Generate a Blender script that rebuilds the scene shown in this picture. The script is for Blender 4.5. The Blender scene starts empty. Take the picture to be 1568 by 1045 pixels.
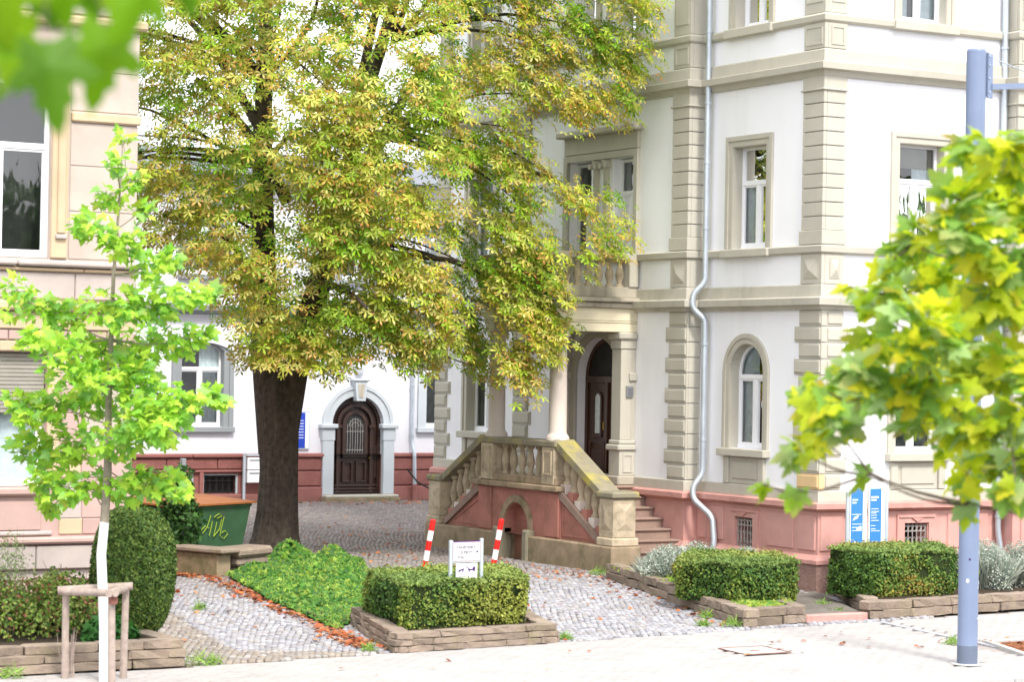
import bpy, bmesh, math, random
import numpy as np
from mathutils import Vector, Matrix
random.seed(7); RNG = np.random.default_rng(11)
S = bpy.context.scene; COL = S.collection; PI = math.pi
# ------------------------------------------------------------------ camera, world, sun, exposure
YAW, PITCH, ROLL, CH = math.radians(30.3), math.radians(.64), math.radians(1.0), 3.5
FW = Vector((math.sin(YAW)*math.cos(PITCH), math.cos(YAW)*math.cos(PITCH), math.sin(PITCH)))
RT = Vector((math.cos(YAW), -math.sin(YAW), 0)); UP0 = RT.cross(FW)
RI = RT*math.cos(ROLL)+UP0*math.sin(ROLL); UPV = -RT*math.sin(ROLL)+UP0*math.cos(ROLL)
cam = bpy.data.cameras.new('camera'); co = bpy.data.objects.new('camera', cam); COL.objects.link(co)
m = Matrix((RI, UPV, -FW)).transposed().to_4x4(); m.translation = Vector((0, 0, CH)); co.matrix_world = m
cam.sensor_width = 36; cam.lens = 36*3680/1568; cam.clip_start = .1; cam.clip_end = 3000
cam.dof.use_dof = True; cam.dof.focus_distance = 40; cam.dof.aperture_fstop = 2.4
S.camera = co
w = bpy.data.worlds.new('World'); S.world = w; w.use_nodes = True
nt = w.node_tree; sky = nt.nodes.new('ShaderNodeTexSky'); sky.sky_type = 'NISHITA'; sky.sun_disc = False
SUN_EL, SUN_AZ = math.radians(50), math.radians(186)     # compass angle from +Y towards +X
sky.sun_elevation = SUN_EL; sky.sun_rotation = SUN_AZ; sky.dust_density = 6; sky.air_density = 1.0; sky.ozone_density = .6
bg = nt.nodes['Background']; bg.inputs[1].default_value = .15; tc = nt.nodes.new('ShaderNodeTexCoord'); cn = nt.nodes.new('ShaderNodeTexNoise'); cn.inputs['Scale'].default_value = 2.2; cn.inputs['Detail'].default_value = 6
nt.links.new(tc.outputs['Generated'], cn.inputs['Vector']); cr = nt.nodes.new('ShaderNodeMapRange'); cr.inputs[1].default_value = .3; cr.inputs[2].default_value = .7; cr.inputs[3].default_value = .78; cr.inputs[4].default_value = 1.
nt.links.new(cn.outputs[0], cr.inputs[0]); cm = nt.nodes.new('ShaderNodeMix'); cm.data_type = 'RGBA'; cm.inputs[7].default_value = (5.6, 5.75, 6.1, 1)      # bright thin cloud cover over the blue
nt.links.new(cr.outputs[0], cm.inputs[0]); nt.links.new(sky.outputs[0], cm.inputs[6]); nt.links.new(cm.outputs[2], bg.inputs[0])
sl = bpy.data.lights.new('sun', 'SUN'); sl.energy = 1.5; sl.angle = math.radians(11); sl.color = (1, .95, .88)
so = bpy.data.objects.new('sun', sl); COL.objects.link(so)
sd = Vector((math.sin(SUN_AZ)*math.cos(SUN_EL), math.cos(SUN_AZ)*math.cos(SUN_EL), math.sin(SUN_EL)))
so.rotation_euler = sd.to_track_quat('Z', 'Y').to_euler()
S.view_settings.view_transform = 'Standard'; S.view_settings.look = 'None'; S.view_settings.gamma = 1
S.view_settings.exposure = 1.48
S.render.engine = 'CYCLES'
# ------------------------------------------------------------------ helpers
def link(o, parent=None):
    COL.objects.link(o)
    if parent is not None:
        o.parent = parent
        if parent.type == 'EMPTY': o.matrix_parent_inverse = Matrix.Translation(-parent.location)
    return o
def thing(name, label, cat, loc=(0, 0, 0), group=None):
    o = bpy.data.objects.new(name, None); o.empty_display_size = .2; COL.objects.link(o); o.location = loc
    o['label'] = label; o['category'] = cat
    if group: o['group'] = group
    return o
def tag(o, label, cat, group=None):
    o['label'] = label; o['category'] = cat
    if group: o['group'] = group
    return o
class MB:
    def __init__(s): s.v = []; s.f = []
    def add(s, vs, fs):
        b = len(s.v); s.v += [tuple(p) for p in vs]; s.f += [tuple(i+b for i in f) for f in fs]; return s
    def mesh(s, name, mat, smooth=False):
        me = bpy.data.meshes.new(name); me.from_pydata(s.v, [], s.f)
        bm = bmesh.new(); bm.from_mesh(me); bmesh.ops.recalc_face_normals(bm, faces=bm.faces); bm.to_mesh(me); bm.free()
        if smooth:
            me.polygons.foreach_set('use_smooth', [True]*len(me.polygons))
            try: me.set_sharp_from_angle(angle=math.radians(40))
            except Exception: pass
        if mat: me.materials.append(mat)
        return me
    def build(s, name, mat, parent=None, kind=None, smooth=False, label=None):
        o = bpy.data.objects.new(name, s.mesh(name, mat, smooth)); link(o, parent)
        if kind: o['kind'] = kind
        if label: o['label'] = label
        return o
def cbox(mb, P, a0, a1, b0, b1, c0, c1, ch=.008):
    """box with chamfered edges; P maps (a,b,c) to world"""
    ch = min(ch, abs(a1-a0)*.3, abs(b1-b0)*.3, abs(c1-c0)*.3)
    if ch < .0015:
        vs = [P(a, b, c) for a in (a0, a1) for b in (b0, b1) for c in (c0, c1)]
        mb.add(vs, [(0, 1, 3, 2), (4, 6, 7, 5), (0, 4, 5, 1), (2, 3, 7, 6), (0, 2, 6, 4), (1, 5, 7, 3)]); return mb
    A = (a0, a1); B = (b0, b1); C = (c0, c1); vs = []; idx = {}
    for i in (0, 1):
        for j in (0, 1):
            for k in (0, 1):
                a, b, c = A[i], B[j], C[k]; da = ch*(1-2*i); db = ch*(1-2*j); dc = ch*(1-2*k)
                for ax in range(3):
                    idx[(i, j, k, ax)] = len(vs)
                    vs.append(P(a+(0 if ax == 0 else da), b+(0 if ax == 1 else db), c+(0 if ax == 2 else dc)))
    fs = []
    q = [(0, 0), (1, 0), (1, 1), (0, 1)]
    for i in (0, 1): fs.append([idx[(i, j, k, 0)] for j, k in q])
    for j in (0, 1): fs.append([idx[(i, j, k, 1)] for i, k in q])
    for k in (0, 1): fs.append([idx[(i, j, k, 2)] for i, j in q])
    for i in (0, 1):
        for j in (0, 1): fs.append([idx[(i, j, 0, 0)], idx[(i, j, 1, 0)], idx[(i, j, 1, 1)], idx[(i, j, 0, 1)]])
        for k in (0, 1): fs.append([idx[(i, 0, k, 0)], idx[(i, 1, k, 0)], idx[(i, 1, k, 2)], idx[(i, 0, k, 2)]])
    for j in (0, 1):
        for k in (0, 1): fs.append([idx[(0, j, k, 1)], idx[(1, j, k, 1)], idx[(1, j, k, 2)], idx[(0, j, k, 2)]])
    for i in (0, 1):
        for j in (0, 1):
            for k in (0, 1): fs.append([idx[(i, j, k, 0)], idx[(i, j, k, 1)], idx[(i, j, k, 2)]])
    mb.add(vs, fs); return mb
W3 = lambda x, y, z: (x, y, z)
def frL(c): return lambda u, n, z: (c-n, u, z)        # wall facing -X, u runs along +Y
def frR(c): return lambda u, n, z: (u, c-n, z)        # wall facing -Y, u runs along +X
def box(P, *a, **k): return cbox(MB(), P, *a, **k)
def prism(mb, P, poly, n0, n1):
    k = len(poly); vs = [P(u, n0, z) for u, z in poly]+[P(u, n1, z) for u, z in poly]
    mb.add(vs, [tuple(range(k)), tuple(range(2*k-1, k-1, -1))]+[(i, (i+1) % k, (i+1) % k+k, i+k) for i in range(k)]); return mb
def ring(mb, P, outer, inner, n0, n1):
    """band between two open outlines of equal length"""
    k = len(outer); vs = []
    for n in (n0, n1):
        vs += [P(u, n, z) for u, z in outer]+[P(u, n, z) for u, z in inner]
    fs = []
    for i in range(k-1):
        fs += [(i, i+1, k+i+1, k+i), (2*k+i, 3*k+i, 3*k+i+1, 2*k+i+1), (i, 2*k+i, 2*k+i+1, i+1), (k+i, k+i+1, 3*k+i+1, 3*k+i)]
    for e in (0, k-1): fs.append((e, k+e, 3*k+e, 2*k+e))
    mb.add(vs, fs); return mb
def outline(uc, hw, z0, z1, kind='rect', n=14, rise=None):
    """opening outline from lower left over the top to lower right; z1 = spring of an arch or the head"""
    if kind == 'rect': return [(uc-hw, z0), (uc-hw, z1), (uc+hw, z1), (uc+hw, z0)]
    if kind == 'round': arc = [(uc-hw*math.cos(PI*i/n), z1+hw*math.sin(PI*i/n)) for i in range(n+1)]
    else:
        r = rise or hw*.3; R = (hw*hw+r*r)/(2*r); th = math.asin(min(1, hw/R))
        arc = [(uc+R*math.sin(-th+2*th*i/n), z1+R*math.cos(-th+2*th*i/n)-R+r) for i in range(n+1)]
    return [(uc-hw, z0)]+arc+[(uc+hw, z0)]
def wall(P, u0, u1, z0, z1, holes=(), t=.3, mb=None):
    """skin with reveals; holes = (uc, hw, za, zb, kind, rise)"""
    mb = mb or MB(); holes = sorted(holes); cur = u0
    def rect(a, b, c, d):
        if b-a > 1e-5 and d-c > 1e-5: mb.add([P(a, 0, c), P(b, 0, c), P(b, 0, d), P(a, 0, d)], [(0, 1, 2, 3)])
    for h in holes:
        uc, hw, za, zb, kind = h[:5]; rise = h[5] if len(h) > 5 else None
        rect(cur, uc-hw, z0, z1); rect(uc-hw, uc+hw, z0, za); o = outline(uc, hw, za, zb, kind, rise=rise)
        top = o[1:-1]
        for p, q in zip(top[:-1], top[1:]):
            mb.add([P(p[0], 0, p[1]), P(q[0], 0, q[1]), P(q[0], 0, z1), P(p[0], 0, z1)], [(0, 1, 2, 3)])
        oo = o+[o[0]]
        for p, q in zip(oo[:-1], oo[1:]):
            mb.add([P(p[0], 0, p[1]), P(q[0], 0, q[1]), P(q[0], -t, q[1]), P(p[0], -t, p[1])], [(0, 1, 2, 3)])
        cur = uc+hw
    rect(cur, u1, z0, z1); return mb
def moulding(mb, path, prof, closed_ends=True):
    """profile (out, z) swept along a plan polyline; out is to the left of travel"""
    n = len(path); secs = []
    for i, p in enumerate(path):
        p = Vector(p)
        d0 = (p-Vector(path[i-1])).normalized() if i > 0 else None
        d1 = (Vector(path[i+1])-p).normalized() if i < n-1 else None
        d0 = d0 or d1; d1 = d1 or d0
        n0 = Vector((-d0.y, d0.x)); n1 = Vector((-d1.y, d1.x)); b = (n0+n1); b = b/(b.dot(n0))
        secs.append([(p.x+b.x*o, p.y+b.y*o, z) for o, z in prof])
    k = len(prof); vs = [v for s in secs for v in s]; fs = []
    for i in range(n-1):
        for j in range(k-1): fs.append((i*k+j, i*k+j+1, (i+1)*k+j+1, (i+1)*k+j))
    if closed_ends: fs += [tuple(range(k)), tuple(range((n-1)*k, n*k))]
    mb.add(vs, fs); return mb
def tube(mb, pts, rad, seg=8, cap=True):
    pts = [Vector(p) for p in pts]; n = len(pts)
    if not hasattr(rad, '__len__'): rad = [rad]*n
    b0 = len(mb.v); up = None
    for i, p in enumerate(pts):
        d = (pts[min(i+1, n-1)]-pts[max(i-1, 0)]).normalized()
        if up is None: up = d.orthogonal().normalized()
        up = (up-d*up.dot(d)).normalized(); s = d.cross(up)
        for k in range(seg):
            a = 2*PI*k/seg; mb.v.append(tuple(p+(up*math.cos(a)+s*math.sin(a))*rad[i]))
    for i in range(n-1):
        for k in range(seg):
            a = b0+i*seg+k; b = b0+i*seg+(k+1) % seg; mb.f.append((a, b, b+seg, a+seg))
    if cap: mb.f += [tuple(range(b0, b0+seg)), tuple(range(b0+(n-1)*seg, b0+n*seg))]
    return mb
def lathe(mb, prof, seg=12, c=(0, 0, 0)):
    k = len(prof); b = len(mb.v)
    for r, z in prof:
        for i in range(seg): a = 2*PI*i/seg; mb.v.append((c[0]+r*math.cos(a), c[1]+r*math.sin(a), c[2]+z))
    for j in range(k-1):
        for i in range(seg): mb.f.append((b+j*seg+i, b+j*seg+(i+1) % seg, b+(j+1)*seg+(i+1) % seg, b+(j+1)*seg+i))
    mb.f += [tuple(range(b, b+seg)), tuple(range(b+(k-1)*seg, b+k*seg))]
    return mb
def inst(me, name, parent, M, label=None):
    o = bpy.data.objects.new(name, me); o.matrix_local = M; link(o, parent)
    if label: o['label'] = label
    return o
def TRS(loc, rz=0, sc=(1, 1, 1)):
    return Matrix.Translation(loc) @ Matrix.Rotation(rz, 4, 'Z') @ Matrix.Diagonal((*sc, 1))
# ------------------------------------------------------------------ materials
def hexc(h): return tuple(((int(h[i:i+2], 16)/255)**2.2) for i in (0, 2, 4))
def mat(name, col, rough=.8, var=.12, scale=3., bump=.3, bscale=60., tone=.0, stain=None, sfac=.5, sscale=1.2, streak=False, spec=.3, metal=0, bdist=.01, attr=None, transl=0., low=None, bstr=False):
    m = bpy.data.materials.new(name); m.use_nodes = True; t = m.node_tree; N = t.nodes; L = t.links
    b = N['Principled BSDF']; b.inputs['Roughness'].default_value = rough; b.inputs['Specular IOR Level'].default_value = spec; b.inputs['Metallic'].default_value = metal
    g = N.new('ShaderNodeNewGeometry'); pos = g.outputs['Position']
    def noise(sc, det=5, vec=None, rough_=.6):
        n = N.new('ShaderNodeTexNoise'); n.inputs['Scale'].default_value = sc; n.inputs['Detail'].default_value = det; n.inputs['Roughness'].default_value = rough_
        L.new(vec or pos, n.inputs['Vector']); return n.outputs['Fac']
    def mixc(f, a, bb, mode='MIX'):
        x = N.new('ShaderNodeMix'); x.data_type = 'RGBA'; x.blend_type = mode
        for s, v in ((x.inputs[0], f), (x.inputs[6], a), (x.inputs[7], bb)):
            if isinstance(v, (int, float)): s.default_value = v
            elif isinstance(v, tuple): s.default_value = (*v[:3], 1)
            else: L.new(v, s)
        return x.outputs[2]
    def ramp(f, a, bb):
        r = N.new('ShaderNodeMapRange'); r.inputs[1].default_value = a; r.inputs[2].default_value = bb; L.new(f, r.inputs[0]); return r.outputs[0]
    def math_(op, a, bb=0.):
        x = N.new('ShaderNodeMath'); x.operation = op
        for s, v in ((x.inputs[0], a), (x.inputs[1], bb)):
            if isinstance(v, (int, float)): s.default_value = v
            else: L.new(v, s)
        return x.outputs[0]
    if attr:
        a = N.new('ShaderNodeAttribute'); a.attribute_name = attr; c = a.outputs['Color']
    else: c = mixc(0., col, col)
    f = ramp(noise(scale), .3, .7)
    v = math_('ADD', math_('MULTIPLY', f, 2*var), 1-var)
    if tone:
        oi = N.new('ShaderNodeObjectInfo'); v = math_('MULTIPLY', v, math_('ADD', math_('MULTIPLY', oi.outputs['Random'], 2*tone), 1-tone))
    cv = N.new('ShaderNodeCombineXYZ')
    for i in range(3): L.new(v, cv.inputs[i])
    c = mixc(1., c, cv.outputs[0], 'MULTIPLY')
    if stain:
        vec = None
        if streak:
            mp = N.new('ShaderNodeMapping'); mp.inputs['Scale'].default_value = (1, 1, .12); L.new(pos, mp.inputs[0]); vec = mp.outputs[0]
        sf = ramp(noise(sscale, 7, vec, .7), .52, .72); c = mixc(math_('MULTIPLY', sf, sfac), c, stain)
    if low:      # moss and splash dirt on the stone near the ground: (colour, z0, z1, amount)
        sx = N.new('ShaderNodeSeparateXYZ'); L.new(pos, sx.inputs[0])
        lf = ramp(math_('ADD', sx.outputs[2], math_('MULTIPLY', noise(4., 6), .5)), low[2], low[1]); c = mixc(math_('MULTIPLY', lf, low[3]), c, low[0])
    L.new(c, b.inputs['Base Color'])
    if bump:
        bp = N.new('ShaderNodeBump'); bp.inputs['Strength'].default_value = bump; bp.inputs['Distance'].default_value = bdist
        
        bv = None
        if bstr: mq = N.new('ShaderNodeMapping'); mq.inputs['Scale'].default_value = (1, 1, .16); L.new(pos, mq.inputs[0]); bv = mq.outputs[0]
        L.new(noise(bscale, 6, bv, .7), bp.inputs['Height']); L.new(bp.outputs[0], b.inputs['Normal'])
    if transl:
        tr = N.new('ShaderNodeBsdfTranslucent'); L.new(c, tr.inputs[0]); mx = N.new('ShaderNodeMixShader'); mx.inputs[0].default_value = transl
        L.new(b.outputs[0], mx.inputs[1]); L.new(tr.outputs[0], mx.inputs[2]); L.new(mx.outputs[0], N['Material Output'].inputs[0])
    return m
def glassmat():
    m = bpy.data.materials.new('pane_glass'); m.use_nodes = True; t = m.node_tree; N = t.nodes; L = t.links; N.remove(N['Principled BSDF'])
    tr = N.new('ShaderNodeBsdfTransparent'); tr.inputs[0].default_value = (.86, .9, .9, 1); gl = N.new('ShaderNodeBsdfGlossy'); gl.inputs['Roughness'].default_value = .02
    fr = N.new('ShaderNodeFresnel'); fr.inputs[0].default_value = 1.6; mx = N.new('ShaderNodeMixShader'); ad = N.new('ShaderNodeMath'); ad.operation = 'MULTIPLY_ADD'; ad.inputs[1].default_value = 1.2; ad.inputs[2].default_value = .06
    nz = N.new('ShaderNodeTexNoise'); nz.inputs['Scale'].default_value = 1.6; bp = N.new('ShaderNodeBump'); bp.inputs['Strength'].default_value = .12; bp.inputs['Distance'].default_value = .03
    L.new(nz.outputs[0], bp.inputs['Height']); L.new(bp.outputs[0], gl.inputs['Normal'])
    L.new(fr.outputs[0], ad.inputs[0]); L.new(ad.outputs[0], mx.inputs[0]); L.new(tr.outputs[0], mx.inputs[1]); L.new(gl.outputs[0], mx.inputs[2]); L.new(mx.outputs[0], N['Material Output'].inputs[0]); return m
M = dict(
 white=mat('white_render', (.84, .84, .865), .9, .025, .8, .12, 160, stain=(.62, .61, .62), sfac=.32, sscale=1.0, streak=True),
 backwhite=mat('cool_white_render', (.70, .70, .75), .9, .03, .7, .12, 160, stain=(.5, .5, .52), sfac=.2, sscale=.6),
 beige=mat('beige_stone', (.47, .445, .375), .85, .05, 2.5, .25, 90, tone=.03, stain=(.33, .29, .22), sfac=.25, sscale=1.6, streak=True),
 beigeworn=mat('streaked_beige_stone', (.47, .445, .375), .88, .08, 2.5, .3, 90, stain=(.2, .17, .12), sfac=.6, sscale=2.2, streak=True),
 beigedirty=mat('weathered_beige_stone', (.45, .41, .33), .9, .1, 3., .4, 70, tone=.05, stain=(.12, .10, .07), sfac=.65, sscale=1.8, streak=True),
 patch=mat('ochre_patch_stone', (.66, .47, .25), .9, .05, 3, .2, 90),
 cream=mat('cream_painted_stone', (.70, .63, .46), .8, .03, 2, .1, 90, stain=(.5, .42, .28), sfac=.2),
 pink=mat('pink_render', (.58, .32, .28), .92, .08, 2.2, .3, 120, stain=(.42, .20, .17), sfac=.45, sscale=1.3, low=((.42, .33, .28), .1, .75, .5)),
 pinkledge=mat('pink_ledge_stone', (.55, .29, .25), .92, .1, 3, .3, 90, tone=.05, stain=(.16, .10, .09), sfac=.55, sscale=1.3),
 rough=mat('rough_red_sandstone', (.40, .25, .21), .95, .15, 5, 1., 28, tone=.08, stain=(.2, .15, .1), sfac=.5, bdist=.05),
 stairpink=mat('stair_red_sandstone', (.42, .18, .145), .92, .15, 3, .35, 80, stain=(.13, .09, .05), sfac=.6, sscale=1.6, low=((.12, .12, .05), .2, 1.1, .6)),
 moss=mat('mossy_sandstone', (.33, .25, .17), .95, .22, 4, .5, 50, stain=(.085, .10, .025), sfac=.85, sscale=2.2, low=((.10, .11, .035), .1, 1.0, .45)),
 lichen=mat('lichen_sandstone', (.25, .225, .16), .95, .15, 5, .5, 50, stain=(.50, .42, .03), sfac=.75, sscale=1.4),
 balus=mat('baluster_stone', (.46, .38, .27), .9, .14, 8, .4, 60, tone=.12, stain=(.13, .12, .07), sfac=.75, sscale=3.2),
 step=mat('brown_step_stone', (.30, .21, .17), .9, .12, 3, .4, 60, tone=.08, stain=(.15, .11, .08), sfac=.4),
 column=mat('pale_column_stone', (.66, .58, .52), .75, .04, 2, .1, 90, stain=(.45, .38, .33), sfac=.25, streak=True),
 redplinth=mat('dark_red_painted_stone', (.29, .115, .10), .9, .12, 3, .9, 26, tone=.05, stain=(.2, .07, .06), sfac=.4, bdist=.04),
 redsmooth=mat('dark_red_smooth_stone', (.29, .12, .105), .9, .08, 3, .3, 60, tone=.05, low=((.2, .14, .09), .1, .6, .5)),
 greytrim=mat('blue_grey_painted_trim', (.48, .52, .55), .7, .04, 2, .1, 90),
 greytrim2=mat('grey_painted_window_surround', (.26, .28, .29), .7, .04, 2, .1, 90),
 darkwood=mat('dark_brown_door_wood', (.036, .016, .010), .45, .25, 6, .2, 40, spec=.5),
 redwood=mat('red_brown_door_wood', (.062, .024, .013), .4, .25, 6, .2, 40, spec=.5),
 frame=mat('white_window_frame', (.82, .82, .84), .4, .02, 2, 0),
 zinc=mat('zinc_pipe', (.50, .55, .60), .4, .12, 3, .15, 30, metal=.55, stain=(.3, .33, .36), sfac=.4, streak=True),
 darkmetal=mat('dark_iron', (.02, .02, .02), .6, .1, 8, 0),
 ironlight=mat('grey_wrought_iron', (.33, .31, .29), .6, .2, 8, 0),
 room=mat('dark_room', (.035, .035, .035), .9, .5, 1.2, 0),
 curtain=mat('pale_curtain', (.72, .80, .83), .9, .12, 9, .3, 12),
 curtaindark=mat('dim_curtain', (.10, .12, .11), .9, .3, 3, 0),
 shutter=mat('grey_roller_shutter', (.30, .28, .24), .8, .12, 3, .2, 60, tone=.04),
 Lstone=mat('beige_pink_sandstone', (.47, .40, .345), .92, .1, 1.6, .35, 80, tone=.05, stain=(.34, .27, .22), sfac=.45, sscale=.9),
 Lgrey=mat('weathered_grey_sandstone', (.44, .38, .35), .92, .14, 1.4, .35, 80, tone=.06, stain=(.26, .22, .2), sfac=.5, sscale=.8),
 Lyellow=mat('yellow_sandstone', (.55, .42, .28), .92, .08, 2, .35, 80, tone=.05, stain=(.45, .32, .2), sfac=.3),
 Lpink=mat('rose_sandstone', (.46, .32, .285), .92, .1, 2, .35, 80, tone=.05, stain=(.4, .3, .28), sfac=.4),
 bed=mat('bed_wall_sandstone', (.30, .235, .185), .95, .18, 6, .9, 24, tone=.16, stain=(.2, .19, .08), sfac=.5, sscale=3, bdist=.03),
 soil=mat('dark_soil', (.05, .035, .022), 1, .4, 12, .8, 20, bdist=.03),
 mulch=mat('reddish_mulch', (.22, .08, .03), 1, .5, 30, 1, 30, bdist=.03),
 asphalt=mat('asphalt', (.10, .10, .10), .95, .1, 5, .4, 120),
 sand=mat('joint_sand', (.17, .15, .13), 1, .2, 6, .4, 60, stain=(.10, .12, .05), sfac=.3, sscale=2),
 palesand=mat('pale_joint_sand', (.30, .27, .25), 1, .1, 6, .3, 60),
 paver=mat('pale_concrete_pavers', (.62, .575, .55), .95, .06, .8, .2, 120, tone=.03, stain=(.24, .22, .21), sfac=.35, attr='col'),
 sett=mat('granite_setts', (.4, .4, .4), .85, .12, 20, .4, 60, attr='col'),
 kerb=mat('granite_kerb', (.45, .44, .43), .9, .1, 8, .3, 60, tone=.06),
 strip=mat('grey_strip_pavers', (.34, .34, .36), .9, .08, 3, .2, 60, tone=.05),
 metalplate=mat('steel_rim', (.25, .14, .11), .8, .2, 8, .2, 60),
 bark=mat('dark_ridged_bark', (.10, .078, .062), .95, .4, 10, 1., 17, bdist=.12, stain=(.20, .165, .125), sfac=.75, sscale=12, streak=True, bstr=True),
 ybark=mat('young_grey_bark', (.24, .21, .16), .9, .2, 20, .3, 40),
 limewash=mat('white_limewash', (.80, .80, .80), .9, .04, 10, .2, 40),
 stake=mat('weathered_stake_wood', (.36, .29, .25), .9, .2, 12, .4, 40, tone=.06),
 twig=mat('twig_bark', (.11, .08, .06), .9, .2, 20, 0),
 leaf=mat('leaf', (.1, .2, .03), .5, .12, 3, 0, attr='col', transl=.45, spec=.35),
 leafthin=mat('thin_leaf', (.1, .2, .03), .5, .14, 12, 0, attr='col', transl=.6, spec=.3),
 hleaf=mat('hedge_leaf', (.1, .2, .03), .6, .1, 3, 0, attr='col', transl=.2, spec=.3),
 dead=mat('dry_leaf', (.3, .1, .03), .8, .1, 3, 0, attr='col', transl=.2),
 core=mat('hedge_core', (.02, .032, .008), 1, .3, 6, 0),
 lamp=mat('blue_grey_painted_steel', (.19, .24, .36), .4, .08, 1.5, .05, 30, spec=.4, stain=(.18, .22, .32), sfac=.5, sscale=2.5, streak=True),
 lampdark=mat('grey_pole_foot', (.13, .16, .22), .6, .05, 2, 0),
 signwhite=mat('white_sign_face', (.85, .85, .86), .4, .01, 2, 0),
 signred=mat('red_sign_border', (.72, .22, .24), .5, .01, 2, 0),
 ink=mat('dark_sign_print', (.11, .10, .13), .5, .01, 2, 0),
 inkpurple=mat('purple_sign_print', (.05, .01, .12), .5, .01, 2, 0),
 signpost=mat('light_grey_sign_post', (.50, .55, .60), .4, .05, 3, 0, metal=.3),
 red=mat('red_reflective_paint', (.75, .02, .015), .4, .03, 5, 0),
 wpaint=mat('white_reflective_paint', (.82, .82, .84), .4, .03, 5, 0),
 blue=mat('bright_blue_panel', (.04, .20, .75), .35, .05, 2, 0, spec=.5),
 blue2=mat('deep_blue_panel', (.02, .06, .45), .35, .05, 2, 0),
 bingreen=mat('green_skip_paint', (.045, .115, .055), .5, .15, 3, .1, 30, stain=(.12, .12, .09), sfac=.6, sscale=2.2),
 binorange=mat('rusty_orange_lid', (.33, .12, .035), .7, .1, 4, .1, 30, stain=(.2, .09, .04), sfac=.4, sscale=3),
 graf=mat('yellow_green_spray', (.30, .42, .04), .6, .05, 4, 0),
 brass=mat('brass', (.5, .35, .1), .3, 0, 4, 0, metal=.9),
 roof=mat('grey_slate', (.16, .17, .19), .7, .15, 4, .3, 30),
 terra=mat('brown_tiles', (.22, .10, .07), .8, .15, 4, .3, 30),
 plate=mat('grey_steel_plate', (.32, .33, .34), .4, .05, 4, 0, metal=.5),
 glass=glassmat(),
)
# ------------------------------------------------------------------ bulk instancing into one mesh
def bulk(name, tv, tf, loc, Rm, sc, col, mt, parent=None, kind=None, smooth=False, tip=None):
    """tv (k,3) template verts, tf faces of equal size, loc (n,3), Rm (n,3,3), sc (n,) or (n,3), col (n,3); tip (k,) blends to tipcol"""
    n = len(loc); k = len(tv); tv = np.asarray(tv, float); sc = np.asarray(sc, float)
    if sc.ndim == 1: sc = sc[:, None]
    V = np.einsum('nij,nkj->nki', Rm, tv[None]*sc[:, None, :])+loc[:, None, :]
    tf = np.asarray(tf); F = (tf[None]+(np.arange(n)*k)[:, None, None]).reshape(-1, tf.shape[1])
    me = bpy.data.meshes.new(name); me.vertices.add(n*k); me.vertices.foreach_set('co', V.reshape(-1))
    me.loops.add(F.size); me.loops.foreach_set('vertex_index', F.reshape(-1).astype(np.int32))
    me.polygons.add(len(F)); me.polygons.foreach_set('loop_start', (np.arange(len(F))*tf.shape[1]).astype(np.int32))
    me.polygons.foreach_set('loop_total', np.full(len(F), tf.shape[1], np.int32))
    me.update(calc_edges=True)
    a = me.color_attributes.new('col', 'FLOAT_COLOR', 'POINT'); C = np.ones((n, k, 4)); C[..., :3] = col[:, None, :]
    if tip is not None:
        w_, tc = tip; wk = (np.asarray(w_)[None, :, None])*tc[1][:, None, None]; C[..., :3] = C[..., :3]*(1-wk)+tc[0][:, None, :]*wk
    a.data.foreach_set('color', C.reshape(-1)); me.materials.append(mt)
    if smooth: me.polygons.foreach_set('use_smooth', [True]*len(F))
    o = bpy.data.objects.new(name, me); link(o, parent)
    if kind: o['kind'] = kind
    return o
def singles(name, tv, tf, loc, Rm, sc, col, mt, parent, tip=None, nmesh=10):
    """the same pieces as objects sharing a few meshes of different tints"""
    n = len(loc); tv = np.asarray(tv, float); sc = np.asarray(sc, float)
    if sc.ndim == 1: sc = np.repeat(sc[:, None], 3, 1)
    pal = []
    for q in range(nmesh):
        i = int(q*n/nmesh); me = bpy.data.meshes.new(name); me.from_pydata([tuple(v) for v in tv], [], [tuple(int(x) for x in f) for f in tf])
        a = me.color_attributes.new('col', 'FLOAT_COLOR', 'POINT'); C = np.ones((len(tv), 4)); C[:, :3] = col[i]
        if tip is not None:
            wk = (np.asarray(tip[0])*tip[1][1][i])[:, None]; C[:, :3] = C[:, :3]*(1-wk)+tip[1][0][i]*wk
        a.data.foreach_set('color', C.reshape(-1)); me.materials.append(mt); pal.append(me)
    for i in range(n):
        Mx = Matrix(Rm[i].tolist()).to_4x4() @ Matrix.Diagonal((*[float(x) for x in sc[i]], 1)); Mx.translation = Vector([float(x) for x in loc[i]])
        inst(pal[random.randrange(nmesh)], name, parent, Mx)
def split300(loc, n=300):
    d = np.linalg.norm(loc-np.array([0, 0, CH]), axis=1); o = np.argsort(d); return o[:n], o[n:]
def rots(n, normal=None, tilt=.5, rng=RNG):
    """rotation matrices with local z near the given normals and random spin"""
    nz = np.tile([0, 0, 1.], (n, 1)) if normal is None else np.array(normal, float)
    nz = nz/np.linalg.norm(nz, axis=1, keepdims=True)+rng.normal(0, tilt, (n, 3)); nz /= np.linalg.norm(nz, axis=1, keepdims=True)
    r = rng.normal(0, 1, (n, 3)); x = np.cross(nz, r); x /= np.linalg.norm(x, axis=1, keepdims=True); y = np.cross(nz, x)
    return np.stack([x, y, nz], axis=2)
def dirrots(d, nz):
    """local y along d, z near nz"""
    d = d/np.linalg.norm(d, axis=1, keepdims=True); x = np.cross(d, nz); x /= np.linalg.norm(x, axis=1, keepdims=True)+1e-9; z = np.cross(x, d)
    return np.stack([x, d, z], axis=2)
def tri(f):
    out = []
    for a in f:
        for i in range(1, len(a)-1): out.append((a[0], a[i], a[i+1]))
    return out
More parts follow.
